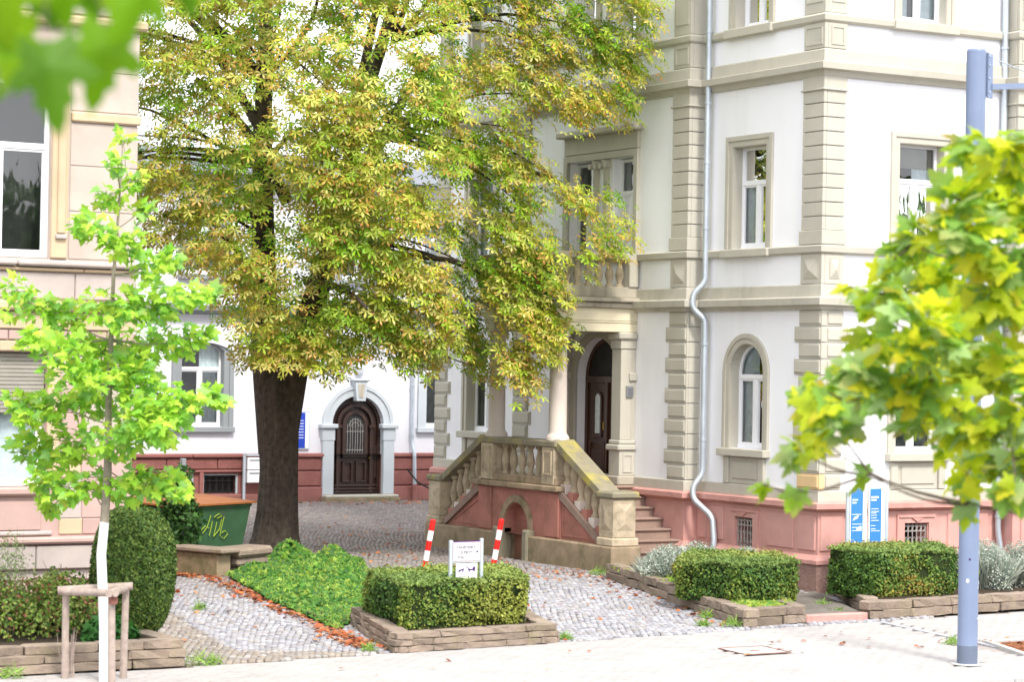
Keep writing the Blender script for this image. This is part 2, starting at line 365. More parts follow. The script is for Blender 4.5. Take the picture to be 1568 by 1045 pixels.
# leaf templates (y points to the tip)
def maple():
    half = [(.0, 0), (.16, .02), (.42, -.08), (.33, .20), (.62, .42), (.30, .46), (.22, .58), (0, 1.0)]
    r = [(x, y) for x, y in half]; l = [(-x, y) for x, y in half[1:-1]][::-1]; o = r+l
    v = [(0, .32, .0)]+[(x, y, -.16*abs(x)-.10*y*y) for x, y in o]; n = len(o)
    f = [(0, i+1, (i+1) % n+1) for i in range(n)]; return np.array(v)-[0, 0, 0], f
def maplefine():
    half = [(.0, 0), (.12, .0), (.24, -.07), (.40, -.15), (.36, -.02), (.40, .10), (.33, .18), (.47, .24), (.66, .40), (.50, .41), (.50, .50), (.32, .44), (.24, .50), (.27, .66), (.16, .70), (.14, .82), (0, 1.0)]
    o = half+[(-x, y) for x, y in half[1:-1]][::-1]; v = [(0, .30, .03)]+[(x, y, -.18*abs(x)**1.3-.12*y*y) for x, y in o]; n = len(o)
    return np.array(v), [(0, i+1, (i+1) % n+1) for i in range(n)]
def palmate(k=5, spread=2.15):
    v = []; f = []; w_ = []
    for i in range(k):
        a = -spread+2*spread*i/(k-1); L_ = .62+.38*math.cos(a*.62); c, s = math.sin(a), math.cos(a); b = len(v)
        for (px, py, pz, t_) in [(0, .0, 0, 0), (-.075, .45, -.03, .3), (.075, .45, -.03, .3), (-.15, .72, -.10, .65), (.15, .72, -.10, .65), (0, .70, -.05, .6), (0, 1., -.24, 1)]:
            v.append((c*py*L_+s*px, s*py*L_-c*px, pz)); w_.append(t_)
        f += [(b, b+3, b+5), (b, b+5, b+4), (b+3, b+6, b+5), (b+4, b+5, b+6)]
    return np.array(v), f, np.array(w_)
def sprig():
    v = [(0, 0, 0), (-.32, .45, .05), (.32, .5, -.05), (0, 1, 0)]; return np.array(v), [(0, 1, 2), (1, 3, 2)]
def blade():
    v = [(-.03, 0, 0), (.03, 0, 0), (.035, .5, .02), (0, 1, .08), (-.035, .5, .02)]; return np.array(v), tri([(0, 1, 2, 3, 4)])
MAP, MAPF, PAL, SPR, BLA = maple(), maplefine(), palmate(), sprig(), blade()
def mixcol(n, cols, jit=.12, wts=None):
    c = np.array(cols); i = RNG.choice(len(c), n, p=wts); o = c[i]*(1+RNG.normal(0, jit, (n, 1))); return np.clip(o, .003, .95)
# ------------------------------------------------------------------ ground
def gz(x, y): t = min(1, max(0, (y-26.8)/6.2)); return .16*t*t*(3-2*t)
def gzn(x, y): t = np.clip((y-26.8)/6.2, 0, 1); return .16*t*t*(3-2*t)
mb = MB(); ys = [-400, -50, 0, 10, 20]+[21.15]
mb.add([(-500, -400, -.13), (500, -400, -.13), (500, 21.15, -.13), (-500, 21.15, -.13)], [(0, 1, 2, 3)])
road = mb.build('road', M['asphalt'], kind='structure')
mb = MB(); ys = [21.3, 26.8]+[26.8+6.2*i/12 for i in range(1, 13)]+[60, 900]
for a, b in zip(ys[:-1], ys[1:]): mb.add([(-500, a, gz(0, a)-.03), (500, a, gz(0, a)-.03), (500, b, gz(0, b)-.03), (-500, b, gz(0, b)-.03)], [(0, 1, 2, 3)])
ground = mb.build('ground', M['sand'], kind='structure')
kb = MB(); kerb = None
kroot = box(W3, -60, 8, 21.14, 21.3, -.3, -.005, ch=.01).build('kerb', M['kerb'], kind='structure')
for i in range(34):
    x = 8+i*.8; box(W3, x+.004, x+.796, 21.14, 21.3, -.3, .002+random.uniform(0, .004), ch=.012).build('kerb_stone', M['kerb'], kroot)
box(W3, 35.3, 80, 21.14, 21.3, -.3, 0, ch=.01).build('kerb_stone', M['kerb'], kroot)
def edgeY(x): return 25.75+(x-10.8)*.098 if x > 10.8 else 25.75          # back edge of the pavement
# pavement of small pale pavers
side = MB().add([(-500, 21.3, -.02), (500, 21.3, -.02), (500, 75., -.02), (-500, 25.7, -.02)][:0] or [(-60, 21.3, -.022), (45, 21.3, -.022), (45, 25.7, -.022), (-60, 25.7, -.022)], [(0, 1, 2, 3)]).build('pavement', M['palesand'], kind='structure')
PX0, PY0 = .24, .12; P_ = []
for j in range(int(7/PY0)):
    y = 21.36+j*PY0
    for i in range(int(20/PX0)):
        x = 7.6+i*PX0+(PX0/2 if j % 2 else 0)
        if y+PY0/2 < edgeY(x)-.02 and not (17.5 < x < 18.35 and 24.1 < y < 24.92) and not (x > 20.75+(y-23)*.0 and 22.75 < y < 24.1) and abs(x-(21.08+(y-23.04)*.176)) > .16 and (x-19.54)**2+(y-22.37)**2 > .05:
            P_.append((x, y))
P_ = np.array(P_); loc = np.column_stack([P_, np.zeros(len(P_))-.03]); loc[:, 2] += RNG.uniform(-.0015, .0015, len(P_))
bt = np.array([(-.5, -.5, 0), (.5, -.5, 0), (.5, .5, 0), (-.5, .5, 0), (-.5, -.5, .024), (.5, -.5, .024), (.5, .5, .024), (-.5, .5, .024), (-.485, -.47, .030), (.485, -.47, .030), (.485, .47, .030), (-.485, .47, .030)])
bf = [(0, 1, 5, 4), (1, 2, 6, 5), (2, 3, 7, 6), (3, 0, 4, 7), (4, 5, 9, 8), (5, 6, 10, 9), (6, 7, 11, 10), (7, 4, 8, 11), (8, 9, 10, 11)]
I3 = np.tile(np.eye(3), (len(P_), 1, 1)); scp = np.tile([PX0-.003, PY0-.003, 1.], (len(P_), 1))
cp = mixcol(len(P_), [(.40, .375, .36), (.39, .365, .35), (.38, .36, .345)], .03)
a_, b_ = split300(loc)
bulk('paver_field', bt, bf, loc[b_], I3[b_], scp[b_], cp[b_], M['paver'], side, kind='stuff')
singles('paver', bt, bf, loc[a_], I3[a_], scp[a_], cp[a_], M['paver'], side, nmesh=6)
for k in range(30):
    y = 23.+k*.13; x = 21.08+(y-23.04)*.176
    if y < edgeY(x)-.1: inst(box(W3, -.055, .055, -.06, .06, -.03, .003, ch=.004).mesh('strip_paver', M['strip']), 'strip_paver', side, TRS((x, y, 0), -.17))
# cobbled yard in arcs
def inbox(x, y, poly):
    c = np.zeros(len(x), bool); n = len(poly)
    for i in range(n):
        x1, y1 = poly[i]; x2, y2 = poly[(i+1) % n]
        k = ((y1 > y) != (y2 > y)) & (x < (x2-x1)*(y-y1)/((y2-y1) or 1e-9)+x1); c ^= k
    return c
BOXA = [(13.61, 25.95), (16.05, 26.2), (16.95, 29.0), (14.44, 28.85)]
BOXB = [(19.40, 26.76), (20.55, 26.92), (21.3, 28.9), (23.05, 31.2), (23.0, 32.9), (20.75, 32.3)]
BOXC = [(21.75, 26.98), (27.6, 27.5), (27.6, 29.95), (23.35, 29.95)]
IVY = [(15.1, 34.4), (14.3, 31.2), (13.95, 28.3), (14.44, 28.85), (15.1, 29.3), (16.5, 32.4), (17.5, 34.5), (18.4, 36.4), (17.8, 37.9), (16.9, 37.4), (16.3, 35.3)]
LBED = [(6, 25.75), (10.78, 25.75), (10.8, 30), (6, 30)]
R_ = []; sp = .088
for j in range(int(27.5/sp)):
    v0 = 25.6+j*sp
    for i in range(int(18/sp)):
        u = 10.4+i*sp+(sp/2 if j % 2 else 0); du = (u % 1.5)-.75; off = (math.sqrt(2.2**2-du*du)-2.1)
        R_.append((u+random.uniform(-.011, .011), v0+off*1.0+random.uniform(-.012, .012), math.atan2(-du, 2.1)+random.uniform(-.12, .12)))
R_ = np.array(R_); x, y = R_[:, 0], R_[:, 1]
keep = (y > 25.78+(x-10.8)*.098) & ~inbox(x, y, BOXA) & ~inbox(x, y, BOXB) & ~inbox(x, y, BOXC) & ~inbox(x, y, IVY) & ~inbox(x, y, LBED) & (y < 52.9) & ((x < 21.25) | (y > 39.4) | (y < 33)) & ((x < 22.95) | (y > 42.7)) & ((y < 31) | (x < 28.5))
R_ = R_[keep]; n = len(R_); loc = np.column_stack([R_[:, 0], R_[:, 1], gzn(R_[:, 0], R_[:, 1])-.035+RNG.uniform(-.005, .005, n)])
ca, sa = np.cos(R_[:, 2]), np.sin(R_[:, 2]); Rm = np.zeros((n, 3, 3)); Rm[:, 0, 0] = ca; Rm[:, 0, 1] = -sa; Rm[:, 1, 0] = sa; Rm[:, 1, 1] = ca; Rm[:, 2, 2] = 1
st = bt.copy(); st[:, 2] *= 1.; st[4:8, 2] = .026; st[8:, 2] = .042; st[8:, :2] *= .74/.485*.5/.5
st[8:, 0] = np.sign(st[8:, 0])*.36; st[8:, 1] = np.sign(st[8:, 1])*.36
scp = np.column_stack([RNG.uniform(.070, .082, n), RNG.uniform(.070, .082, n), RNG.uniform(.9, 1.1, n)])
cs = mixcol(n, [(.31, .31, .335), (.35, .35, .37), (.27, .26, .28), (.31, .29, .28)], .12)
left = R_[:, 0] < 11.71+(R_[:, 1]-25.91)*.184
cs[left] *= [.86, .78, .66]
far = np.clip((R_[:, 1]-31)/6, 0, 1)[:, None]; cs = cs*(1-far)+cs*np.array([.72, .64, .56])*far     # browner setts further back; the tree's shade is put into their colour
a_, b_ = split300(loc)
yard = MB().add([(10.3, 25.7, -.028), (29, 27.3, -.028), (29, 26.8+.02, -.028), (10.3, 26.8, -.028)][:3], [(0, 1, 2)]).build('cobbled_yard', M['sand'], kind='structure')
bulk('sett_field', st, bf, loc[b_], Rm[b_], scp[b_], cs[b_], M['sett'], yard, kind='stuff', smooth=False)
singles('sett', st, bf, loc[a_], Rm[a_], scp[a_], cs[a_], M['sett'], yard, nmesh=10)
# ------------------------------------------------------------------ windows and doors
def window(root, P, uc, hw, z0, z1, kind='rect', rise=None, sur=.15, surmat='beige', n0=.0, rec=.17, transom=None, sill=True, trim='frame', cur=(0, 1), curz=None, blind=0, mull=True, proud=.05, hood=False, name='window', sillw=.12):
    """opening of half width hw from z0 to z1 (spring); the glazed frame owns panes, surround and sill"""
    top = lambda q: outline(uc, hw+q, z0, z1 if kind != 'rect' else z1+q, kind, rise=(rise+q*.2 if rise else None))
    f = MB(); fi = .055
    inn = outline(uc, hw-fi, z0+fi, z1 if kind != 'rect' else z1-fi, kind, rise=(rise*.9 if rise else None)); out = outline(uc, hw, z0, z1, kind, rise=rise)
    ring(f, P, out, inn, -rec-.05, -rec); cbox(f, P, uc-hw, uc+hw, -rec-.05, -rec+.012, z0, z0+fi+.01, ch=.004)
    tr = transom if transom else z0+(z1-z0)*.68
    cbox(f, P, uc-hw+fi, uc+hw-fi, -rec-.048, -rec+.014, tr-.04, tr+.04, ch=.006)
    if mull: cbox(f, P, uc-.04, uc+.04, -rec-.046, -rec+.01, z0+fi, tr-.04, ch=.006)
    for s in (-1, 1):
        a, b = (uc+s*.04, uc+s*(hw-fi)) if mull else (uc-hw+fi, uc+hw-fi)
        a, b = min(a, b), max(a, b)
        o_ = [(a, z0+fi+.01), (a, tr-.04), (b, tr-.04), (b, z0+fi+.01), (a, z0+fi+.01)]; i_ = [(a+.03, z0+fi+.045), (a+.03, tr-.07), (b-.03, tr-.07), (b-.03, z0+fi+.045), (a+.03, z0+fi+.045)]
        ring(f, P, o_, i_, -rec-.045, -rec-.006)
        if not mull: break
    w_ = f.build(name, M[trim], root)
    g = -rec-.03
    for (a, b) in (((uc-hw+fi, uc-.04), (uc+.04, uc+hw-fi)) if mull else ((uc-hw+fi, uc+hw-fi),)):
        MB().add([P(a, g, z0+fi), P(b, g, z0+fi), P(b, g, tr-.04), P(a, g, tr-.04)], [(0, 1, 2, 3)]).build('pane', M['glass'], w_)
    pl = [(uc-hw+fi, tr+.04)]+[p for p in inn[1:-1]]+[(uc+hw-fi, tr+.04)]
    MB().add([P(u, g, z) for u, z in pl], [tuple(range(len(pl)))]).build('pane', M['glass'], w_)
    # interior seen through the glass
    r = MB(); t0, t1 = z0-.05, z1+(hw if kind == 'round' else .1)+.05
    r.add([P(uc-hw-.25, -.75, t0), P(uc+hw+.25, -.75, t0), P(uc+hw+.25, -.75, t1), P(uc-hw-.25, -.75, t1), P(uc-hw-.25, -.32, t0), P(uc+hw+.25, -.32, t0), P(uc+hw+.25, -.32, t1), P(uc-hw-.25, -.32, t1)], [(0, 1, 2, 3), (0, 1, 5, 4), (2, 3, 7, 6), (0, 3, 7, 4), (1, 2, 6, 5)])
    r.build('room', M['room'], w_)
    for (a, b, mm) in cur_list(cur, uc, hw):
        c = MB(); k = 14; vs = []
        for i in range(k+1):
            u = a+(b-a)*i/k; d = -.27+.02*math.sin(i*2.1)
            vs += [P(u, d, (curz or z0)+.02), P(u, d, t1)]
        c.add(vs, [(2*i, 2*i+1, 2*i+3, 2*i+2) for i in range(k)]); c.build('curtain', M[mm], w_, smooth=True)
    if blind: box(P, uc-hw+.02, uc+hw-.02, -rec-.10, -rec-.07, z1-blind, z1, ch=.003).build('blind', M['shutter'], w_)
    if sur:
        s_ = MB(); k0 = [outline(uc, hw+q, z0, z1 if kind != 'rect' else z1+q, kind, rise=(rise if rise else None)) for q in (sur, sur*.55, 0)]
        ring(s_, P, k0[0], k0[1], n0-.01, proud); ring(s_, P, k0[1], k0[2], n0-.01, proud*.55)
        ring(s_, P, outline(uc, hw+.0, z0, z1, kind, rise=rise), outline(uc, hw-.012, z0, z1-(.012 if kind == 'rect' else 0), kind, rise=rise), -rec-.01, proud*.4)
        s_.build('surround', M[surmat], w_)
    if hood: moul = cbox(MB(), P, uc-hw-sur-.06, uc+hw+sur+.06, -.01, .16, z1+sur+.02, z1+sur+.10, ch=.015); moul.build('lintel_hood', M[surmat], w_)
    if sill: box(P, uc-hw-sur-.03, uc+hw+sur+.03, -rec, sillw, z0-.13, z0-.003, ch=.012).build('sill', M[surmat], w_)
    return w_
def cur_list(cur, uc, hw):
    out = []
    if 'L' in cur: out.append((uc+.02, uc+hw, 'curtain'))
    if 'R' in cur: out.append((uc-hw, uc-.12, 'curtain'))
    if 'l' in cur: out.append((uc+hw*.55, uc+hw, 'curtain'))
    if 'r' in cur: out.append((uc-hw, uc-hw*.55, 'curtain'))
    if 'D' in cur: out.append((uc-hw, uc+hw, 'curtaindark'))
    if 'A' in cur: out.append((uc-hw, uc+hw, 'curtain'))
    return out
def grille(root, P, u0, u1, z0, z1, n, mt, kind=0):
    g = MB(); nb = 5
    for i in range(nb+1):
        u = u0+(u1-u0)*i/nb; tube(g, [P(u, n, z0), P(u, n, z1)], .009, 5)
    for z in (z0+.03, z1-.03, z1-.12): tube(g, [P(u0, n, z), P(u1, n, z)], .008, 5)
    for i in range(nb):
        u = u0+(u1-u0)*(i+.5)/nb; rr = (u1-u0)/nb*.42
        for zc, ry in ((z1-.075, .04), (z0+(z1-z0)*.35, (z1-z0)*.2)):
            tube(g, [P(u+rr*math.cos(a), n, zc+ry*math.sin(a)) for a in [2*PI*k/10 for k in range(11)]], .006, 4)
    return g.build('grille', M[mt], root)
# ------------------------------------------------------------------ VILLA
XA, XL, YR, YN = 22.93, 23.2, 30.1, 29.8          # risalit face, recessed left face, street face, neighbour bay face
villa = thing('corner_villa', 'large white corner villa with beige stone quoins, pink plinth and columned side porch', 'villa', (23.2, 30.1, 0))
PATH = [(26.95, 29.8), (26.95, YR), (XL, YR), (XL, 33.42), (XA, 33.42), (XA, 39.1), (XL, 39.1), (XL, 42.7)]
PATH = [(31, 29.8)]+PATH          # walked with the outside on the left: swap sides by reversing
PATHR = PATH[::-1]
def mould(name, prof, mt, path=None, parent=None): return moulding(MB(), path or PATHR, [(-o, z) for o, z in prof] if False else prof, True).build(name, M[mt], parent or villa)
# direction check: travelling -Y along the X face, left of travel is +X, so outside is to the right
def mo(name, prof, mt, path=PATH): return moulding(MB(), path, [(-o, z) for o, z in prof], True).build(name, M[mt], villa)
_t = Vector(PATH[3])-Vector(PATH[2]); _left = Vector((-_t.y, _t.x))
mo = lambda name, prof, mt, path=PATH: moulding(MB(), path, prof, True).build(name, M[mt], villa)
Z = dict(c1=4.57, f1=4.90, s2=5.40, w2=5.52, c2=8.27, f2=8.60, s3=9.04, w3=9.17, top=12.6)
WIN_L = 32.05; WIN_R = 25.17; WIN_0 = 40.95; PC = 36.15; WIN_N = 29.0
PLf, PAf, PRf, PNf = frL(XL), frL(XA), frR(YR), frR(YN)
def skins(z0, z1, hL=(), hA=(), hR=(), h0=(), hN=(), mt='white', name='wall', off=0.):
    m_ = MB(); PLf, PAf, PRf, PNf = frL(XL-off), frL(XA-off), frR(YR-off), frR(YN-off)
    wall(PLf, YR-off, 33.42, z0, z1, hL, mb=m_); wall(PAf, 33.42-off, 39.1+off, z0, z1, hA, mb=m_); wall(PLf, 39.1, 42.7, z0, z1, h0, mb=m_)
    wall(PRf, XL-off, 26.95, z0, z1, hR, mb=m_); wall(PNf, 26.95-off, 31, z0, z1, hN, mb=m_)
    m_.add([(XA-off, 33.42-off, z0), (XL, 33.42-off, z0), (XL, 33.42-off, z1), (XA-off, 33.42-off, z1)], [(0, 1, 2, 3)])
    m_.add([(XA-off, 39.1+off, z0), (XL, 39.1+off, z0), (XL, 39.1+off, z1), (XA-off, 39.1+off, z1)], [(0, 1, 2, 3)])
    m_.add([(26.95-off, YR, z0), (26.95-off, YN-off, z0), (26.95-off, YN-off, z1), (26.95-off, YR, z1)], [(0, 1, 2, 3)])
    return m_.build(name, M[mt], villa)
bw = lambda uc: (uc, .24, .62, 1.11, 'rect')
skins(0, .5, mt='rough', name='rough_plinth', off=.07)
skins(.5, 1.34, (bw(WIN_L),), (), (bw(WIN_R),), (bw(WIN_0),), (bw(WIN_N),), mt='pink', name='plinth')
w1 = lambda uc: (uc, .47, 2.24, 3.5, 'round')
skins(1.34, 4.6, (w1(WIN_L),), ((PC, .74, 1.5, 3.33, 'round'),), (w1(WIN_R),), (w1(WIN_0),), (w1(WIN_N),))
w2 = lambda uc: (uc, .47, Z['w2'], 7.24, 'rect')
skins(4.6, 8.3, (w2(WIN_L),), ((35.42, .38, Z['w2'], 7.24, 'rect'), (36.88, .38, Z['w2'], 7.24, 'rect')), (w2(WIN_R),), (w2(WIN_0),), (w2(WIN_N),))
w3 = lambda uc: (uc, .47, Z['w3'], 11.0, 'rect')
skins(8.3, Z['top'], (w3(WIN_L),), ((35.5, .38, Z['w3'], 11.0, 'rect'), (36.8, .38, Z['w3'], 11.0, 'rect')), (w3(WIN_R),), (w3(WIN_0),), (w3(WIN_N),))
# back and roof so that the block is closed
b_ = MB(); b_.add([(XL, 42.7, 0), (34, 42.7, 0), (34, 42.7, 12.6), (XL, 42.7, 12.6), (34, 29.8, 0), (34, 29.8, 12.6), (31, 29.8, 0), (31, 29.8, 12.6)], [(0, 1, 2, 3), (1, 4, 5, 2), (4, 6, 7, 5)]); b_.build('rear_wall', M['white'], villa)
rf = MB(); rf.add([(22.4, 29.3, 12.9), (34.6, 29.3, 12.9), (34.6, 43.3, 12.9), (22.4, 43.3, 12.9), (26, 33, 15.4), (31, 33, 15.4), (31, 39.5, 15.4), (26, 39.5, 15.4)], [(0, 1, 5, 4), (1, 2, 6, 5), (2, 3, 7, 6), (3, 0, 4, 7), (4, 5, 6, 7), (0, 1, 2, 3)]); rf.build('roof', M['roof'], villa)
mo('eaves_cornice', [(0, 12.2), (.08, 12.2), (.12, 12.45), (.45, 12.6), (.5, 12.9), (0, 12.9)], 'beige')
mo('plinth_base_moulding', [(.0, .5), (.10, .5), (.10, .56), (.03, .64), (0, .64)], 'pinkledge')
mo('plinth_ledge', [(0, 1.31), (.05, 1.33), (.13, 1.37), (.13, 1.45), (.05, 1.48), (0, 1.48)], 'pinkledge')
mo('base_course', [(0, 1.482), (.05, 1.482), (.05, 1.64), (.035, 1.655), (0, 1.655)], 'beige')
mo('first_cornice', [(0, 4.50), (.05, 4.50), (.08, 4.56), (.17, 4.575), (.18, 4.68), (.07, 4.705), (.06, 4.885), (.04, 4.9), (0, 4.9)], 'beigeworn')
mo('sill_band', [(0, 5.385), (.05, 5.385), (.09, 5.41), (.10, 5.50), (.05, 5.525), (0, 5.525)], 'beige')
mo('second_cornice', [(0, 8.18), (.05, 8.18), (.09, 8.26), (.18, 8.28), (.19, 8.38), (.08, 8.41), (.07, 8.59), (.05, 8.61), (0, 8.61)], 'beige')
mo('upper_sill_band', [(0, 9.03), (.05, 9.03), (.08, 9.06), (.09, 9.14), (.05, 9.175), (0, 9.175)], 'beige')
# recessed panels of the pink plinth: thin raised borders around each field
def panel(P, u0, u1, z0, z1, mt, w_=.05, h=.02, name='plinth_panel', n=0):
    o = [(u0, z0), (u0, z1), (u1, z1), (u1, z0), (u0, z0)]; i = [(u0+w_, z0+w_), (u0+w_, z1-w_), (u1-w_, z1-w_), (u1-w_, z0+w_), (u0+w_, z0+w_)]
    return ring(MB(), P, o, i, n-.005, n+h).build(name, M[mt], villa)
def field(P, u0, u1, z0, z1, mt, name, h=.025, n=0): return box(P, u0, u1, n-.02, n+h, z0, z1, ch=.018).build(name, M[mt], villa)
for P, sp_ in ((PLf, [(30.13, 30.62), (30.70, 31.45), (32.62, 33.05), (33.12, 33.38)]), (PRf, [(23.22, 23.70), (23.78, 24.55), (25.80, 26.2), (26.26, 26.7)]), (PNf, [(27.1, 27.9), (28.0, 28.4)])):
    for a, b in sp_: field(P, a+.02, b-.02, .70, 1.26, 'pink', 'plinth_block')
for P, uc in ((PLf, WIN_L), (PRf, WIN_R), (PLf, WIN_0), (PNf, WIN_N)):
    box(P, uc-.24, uc+.24, -.5, -.3, .62, 1.11).build('basement_window', M['room'], villa)
    fr_ = ring(MB(), P, outline(uc, .40, .62, 1.26), outline(uc, .25, .62, 1.12), -.005, .03); g0 = fr_.build('basement_surround', M['pink'], villa)
    box(P, uc-.36, uc+.36, -.01, .05, 1.20, 1.235).build('basement_lintel', M['pinkledge'], g0)
    prism(MB(), P, [(uc-.11, 1.20), (uc+.11, 1.20), (uc, 1.135)], .0, .055).build('basement_keystone', M['pinkledge'], g0)
    grille(villa, P, uc-.22, uc+.22, .63, 1.10, -.03, 'ironlight')
# storey windows
for P, uc, c in ((PLf, WIN_L, 'Lr'), (PRf, WIN_R, 'rD'), (PLf, WIN_0, 'D'), (PNf, WIN_N, 'A')):
    w_ = window(villa, P, uc, .47, 2.24, 3.5, 'round', sur=.16, transom=3.42, cur=c, sillw=.14)
    box(P, uc-.56, uc-.42, -.01, .06, 1.66, 2.10, ch=.01).build('apron_pilaster', M['beige'], w_); box(P, uc+.42, uc+.56, -.01, .06, 1.66, 2.10, ch=.01).build('apron_pilaster', M['beige'], w_)
    box(P, uc-.42, uc+.42, -.01, .02, 1.66, 2.10, ch=.01).build('apron', M['beige'], w_); box(P, uc-.34, uc+.34, .0, .04, 1.74, 2.03, ch=.018).build('apron_panel', M['beige'], w_)
for P, uc, c, bl in ((PLf, WIN_L, 'AL', 0), (PRf, WIN_R, 'L', .38), (PLf, WIN_0, 'A', 0), (PNf, WIN_N, 'A', 0)):
    window(villa, P, uc, .47, Z['w2']+.01, 7.22, 'rect', sur=.17, transom=6.62, cur=c, blind=bl, sill=False)
    box(P, uc-.66, uc+.66, .03, .14, 5.38, 5.515, ch=.012).build('sill', M['beige'], villa)
for P, uc, c in ((PLf, WIN_L, 'Lr'), (PRf, WIN_R, 'LR'), (PLf, WIN_0, 'A'), (PNf, WIN_N, 'A')):
    window(villa, P, uc, .47, Z['w3']+.01, 10.98, 'rect', sur=.15, transom=10.3, cur=c, sill=False)
    box(P, uc-.66, uc+.66, .03, .13, 9.02, 9.17, ch=.012).build('sill', M['beige'], villa)
# risalit windows: paired lights behind small columns
for z0, z1, tr_, y1, y2, ionic in ((Z['w2']+.01, 7.22, 6.62, 35.42, 36.88, True), (Z['w3']+.01, 10.98, 10.3, 35.5, 36.8, False)):
    for uc in (y1, y2): window(villa, PAf, uc, .38, z0, z1, 'rect', sur=0, transom=tr_, cur='l' if uc < 36 else 'D', sill=False, mull=False if not ionic else True)
    s_ = ring(MB(), PAf, outline(PC, 1.22, z0, z1+.14), outline(PC, 1.11, z0, z1+.02), -.01, .07); s_.build('surround', M['beige'], villa)
    if ionic:
        box(PAf, PC-1.22, PC+1.22, -.01, .06, 7.37, 7.68, ch=.01).build('window_entablature', M['beige'], villa)
        box(PAf, PC-1.32, PC+1.32, -.01, .20, 7.68, 7.80, ch=.025).build('window_entablature', M['beige'], villa)
    for uc in (PC-.18, PC+.18) if not ionic else (PC-.17, PC+.17):
        c_ = lathe(MB(), [(.10, 0), (.10, .05), (.075, .08), (.075, z1-z0-.16), (.09, z1-z0-.13), (.10, z1-z0-.1), (.10, z1-z0+.0)], 12, PAf(uc, .0, z0)); cc = c_.build('window_column', M['beige'], villa, smooth=True)
        if ionic:
            for s in (-1, 1): tube(MB(), [PAf(uc+s*.09, .12, z1-.10), PAf(uc+s*.09, -.06, z1-.10)], .05, 10).build('volute', M['beige'], cc)
# quoins -------------------------------------------------
def quoin_block(P, u0, u1, z0, z1, h=.045, mt='beige', m_=None, n=0, deep=.02):
    """rusticated block: raised field with a drafted margin"""
    mb = m_ or MB(); cbox(mb, P, u0, u1, n-deep, n+h*.55, z0+.006, z1-.006, ch=.006); cbox(mb, P, u0+.025, u1-.025, n+.0, n+h, z0+.035, z1-.03, ch=.012)
    return mb
def quoins_corner(cx, cy, longL, longR, z0, z1, nb, PL_, PR_, patch=None):
    for i in range(nb):
        a = z0+(z1-z0)*i/nb; b = z0+(z1-z0)*(i+1)/nb; odd = i % 2
        m_ = MB()
        if PL_: u = longL[0] if odd else longL[1]; quoin_block(PL_, cy-.045, cy+u, a, b, m_=m_, deep=.08)
        if patch is not None and i == patch: m_.build('quoin', M['patch'], villa, label='ochre replacement quoin block'); m_ = MB()
        if PR_: u = longR[1] if odd else longR[0]; quoin_block(PR_, cx+.082, cx+u, a, b, m_=m_)
        m_.build('quoin', M['beige'], villa)
quoins_corner(XL, YR, (.66, .54), (.42, .52), 1.66, 4.50, 11, PLf, PRf, patch=0)
for i in range(11):
    a = 1.66+2.84*i/11; b = 1.66+2.84*(i+1)/11; odd = i % 2
    m_ = quoin_block(PAf, 33.42-.045, 33.42+(.60 if odd else .50), a, b); cbox(m_, frR(33.42), XA+.022, XL-.01, -.02, .04, a+.006, b-.006, ch=.01); m_.build('quoin', M['beige'], villa)
    quoin_block(PAf, 39.1-(.60 if odd else .50), 39.1+.045, a, b).build('quoin', M['beige'], villa)
    m_ = quoin_block(PLf, 42.7-(.60 if odd else .46), 42.7+.02, a, b); m_.build('quoin', M['beige'], villa)
    m_ = quoin_block(PNf, 26.95-.04, 26.95+(.55 if odd else .42), a, b); cbox(m_, frL(26.95), YN+.022, YR, -.02, .03, a+.006, b-.006, ch=.01); m_.build('quoin', M['beige'], villa)
def pilaster(kinds, z0, z1, nb, cap=True):
    for P, u0, u1 in kinds:
        for i in range(nb):
            a = z0+.22+(z1-z0-.42)*i/nb; b = z0+.22+(z1-z0-.42)*(i+1)/nb
            box(P, u0, u1, -.02, .045, a+.004, b-.010, ch=.008).build('pilaster_block', M['beige'], villa)
        box(P, u0-.03, u1+.03, -.02, .07, z0, z0+.22, ch=.008).build('pilaster_base', M['beige'], villa)
        box(P, u0-.005, u1+.005, -.02, .05, z1-.2, z1-.0, ch=.006).build('pilaster_capital', M['beige'], villa)
        box(P, u0-.03, u1+.03, -.02, .08, z1-.225, z1-.195, ch=.008).build('capital_moulding', M['beige'], villa)
PILS = [(PLf, YR-.045, YR+.50), (PRf, XL+.022, XL+.40), (PAf, 33.42-.045, 33.88), (frR(33.42), XA+.022, XL), (PAf, 38.64, 39.1+.045), (PLf, 42.24, 42.72), (PNf, 26.95-.04, 27.4), (frL(26.95), YN+.022, YR)]
pilaster(PILS, 5.53, 8.18, 10)
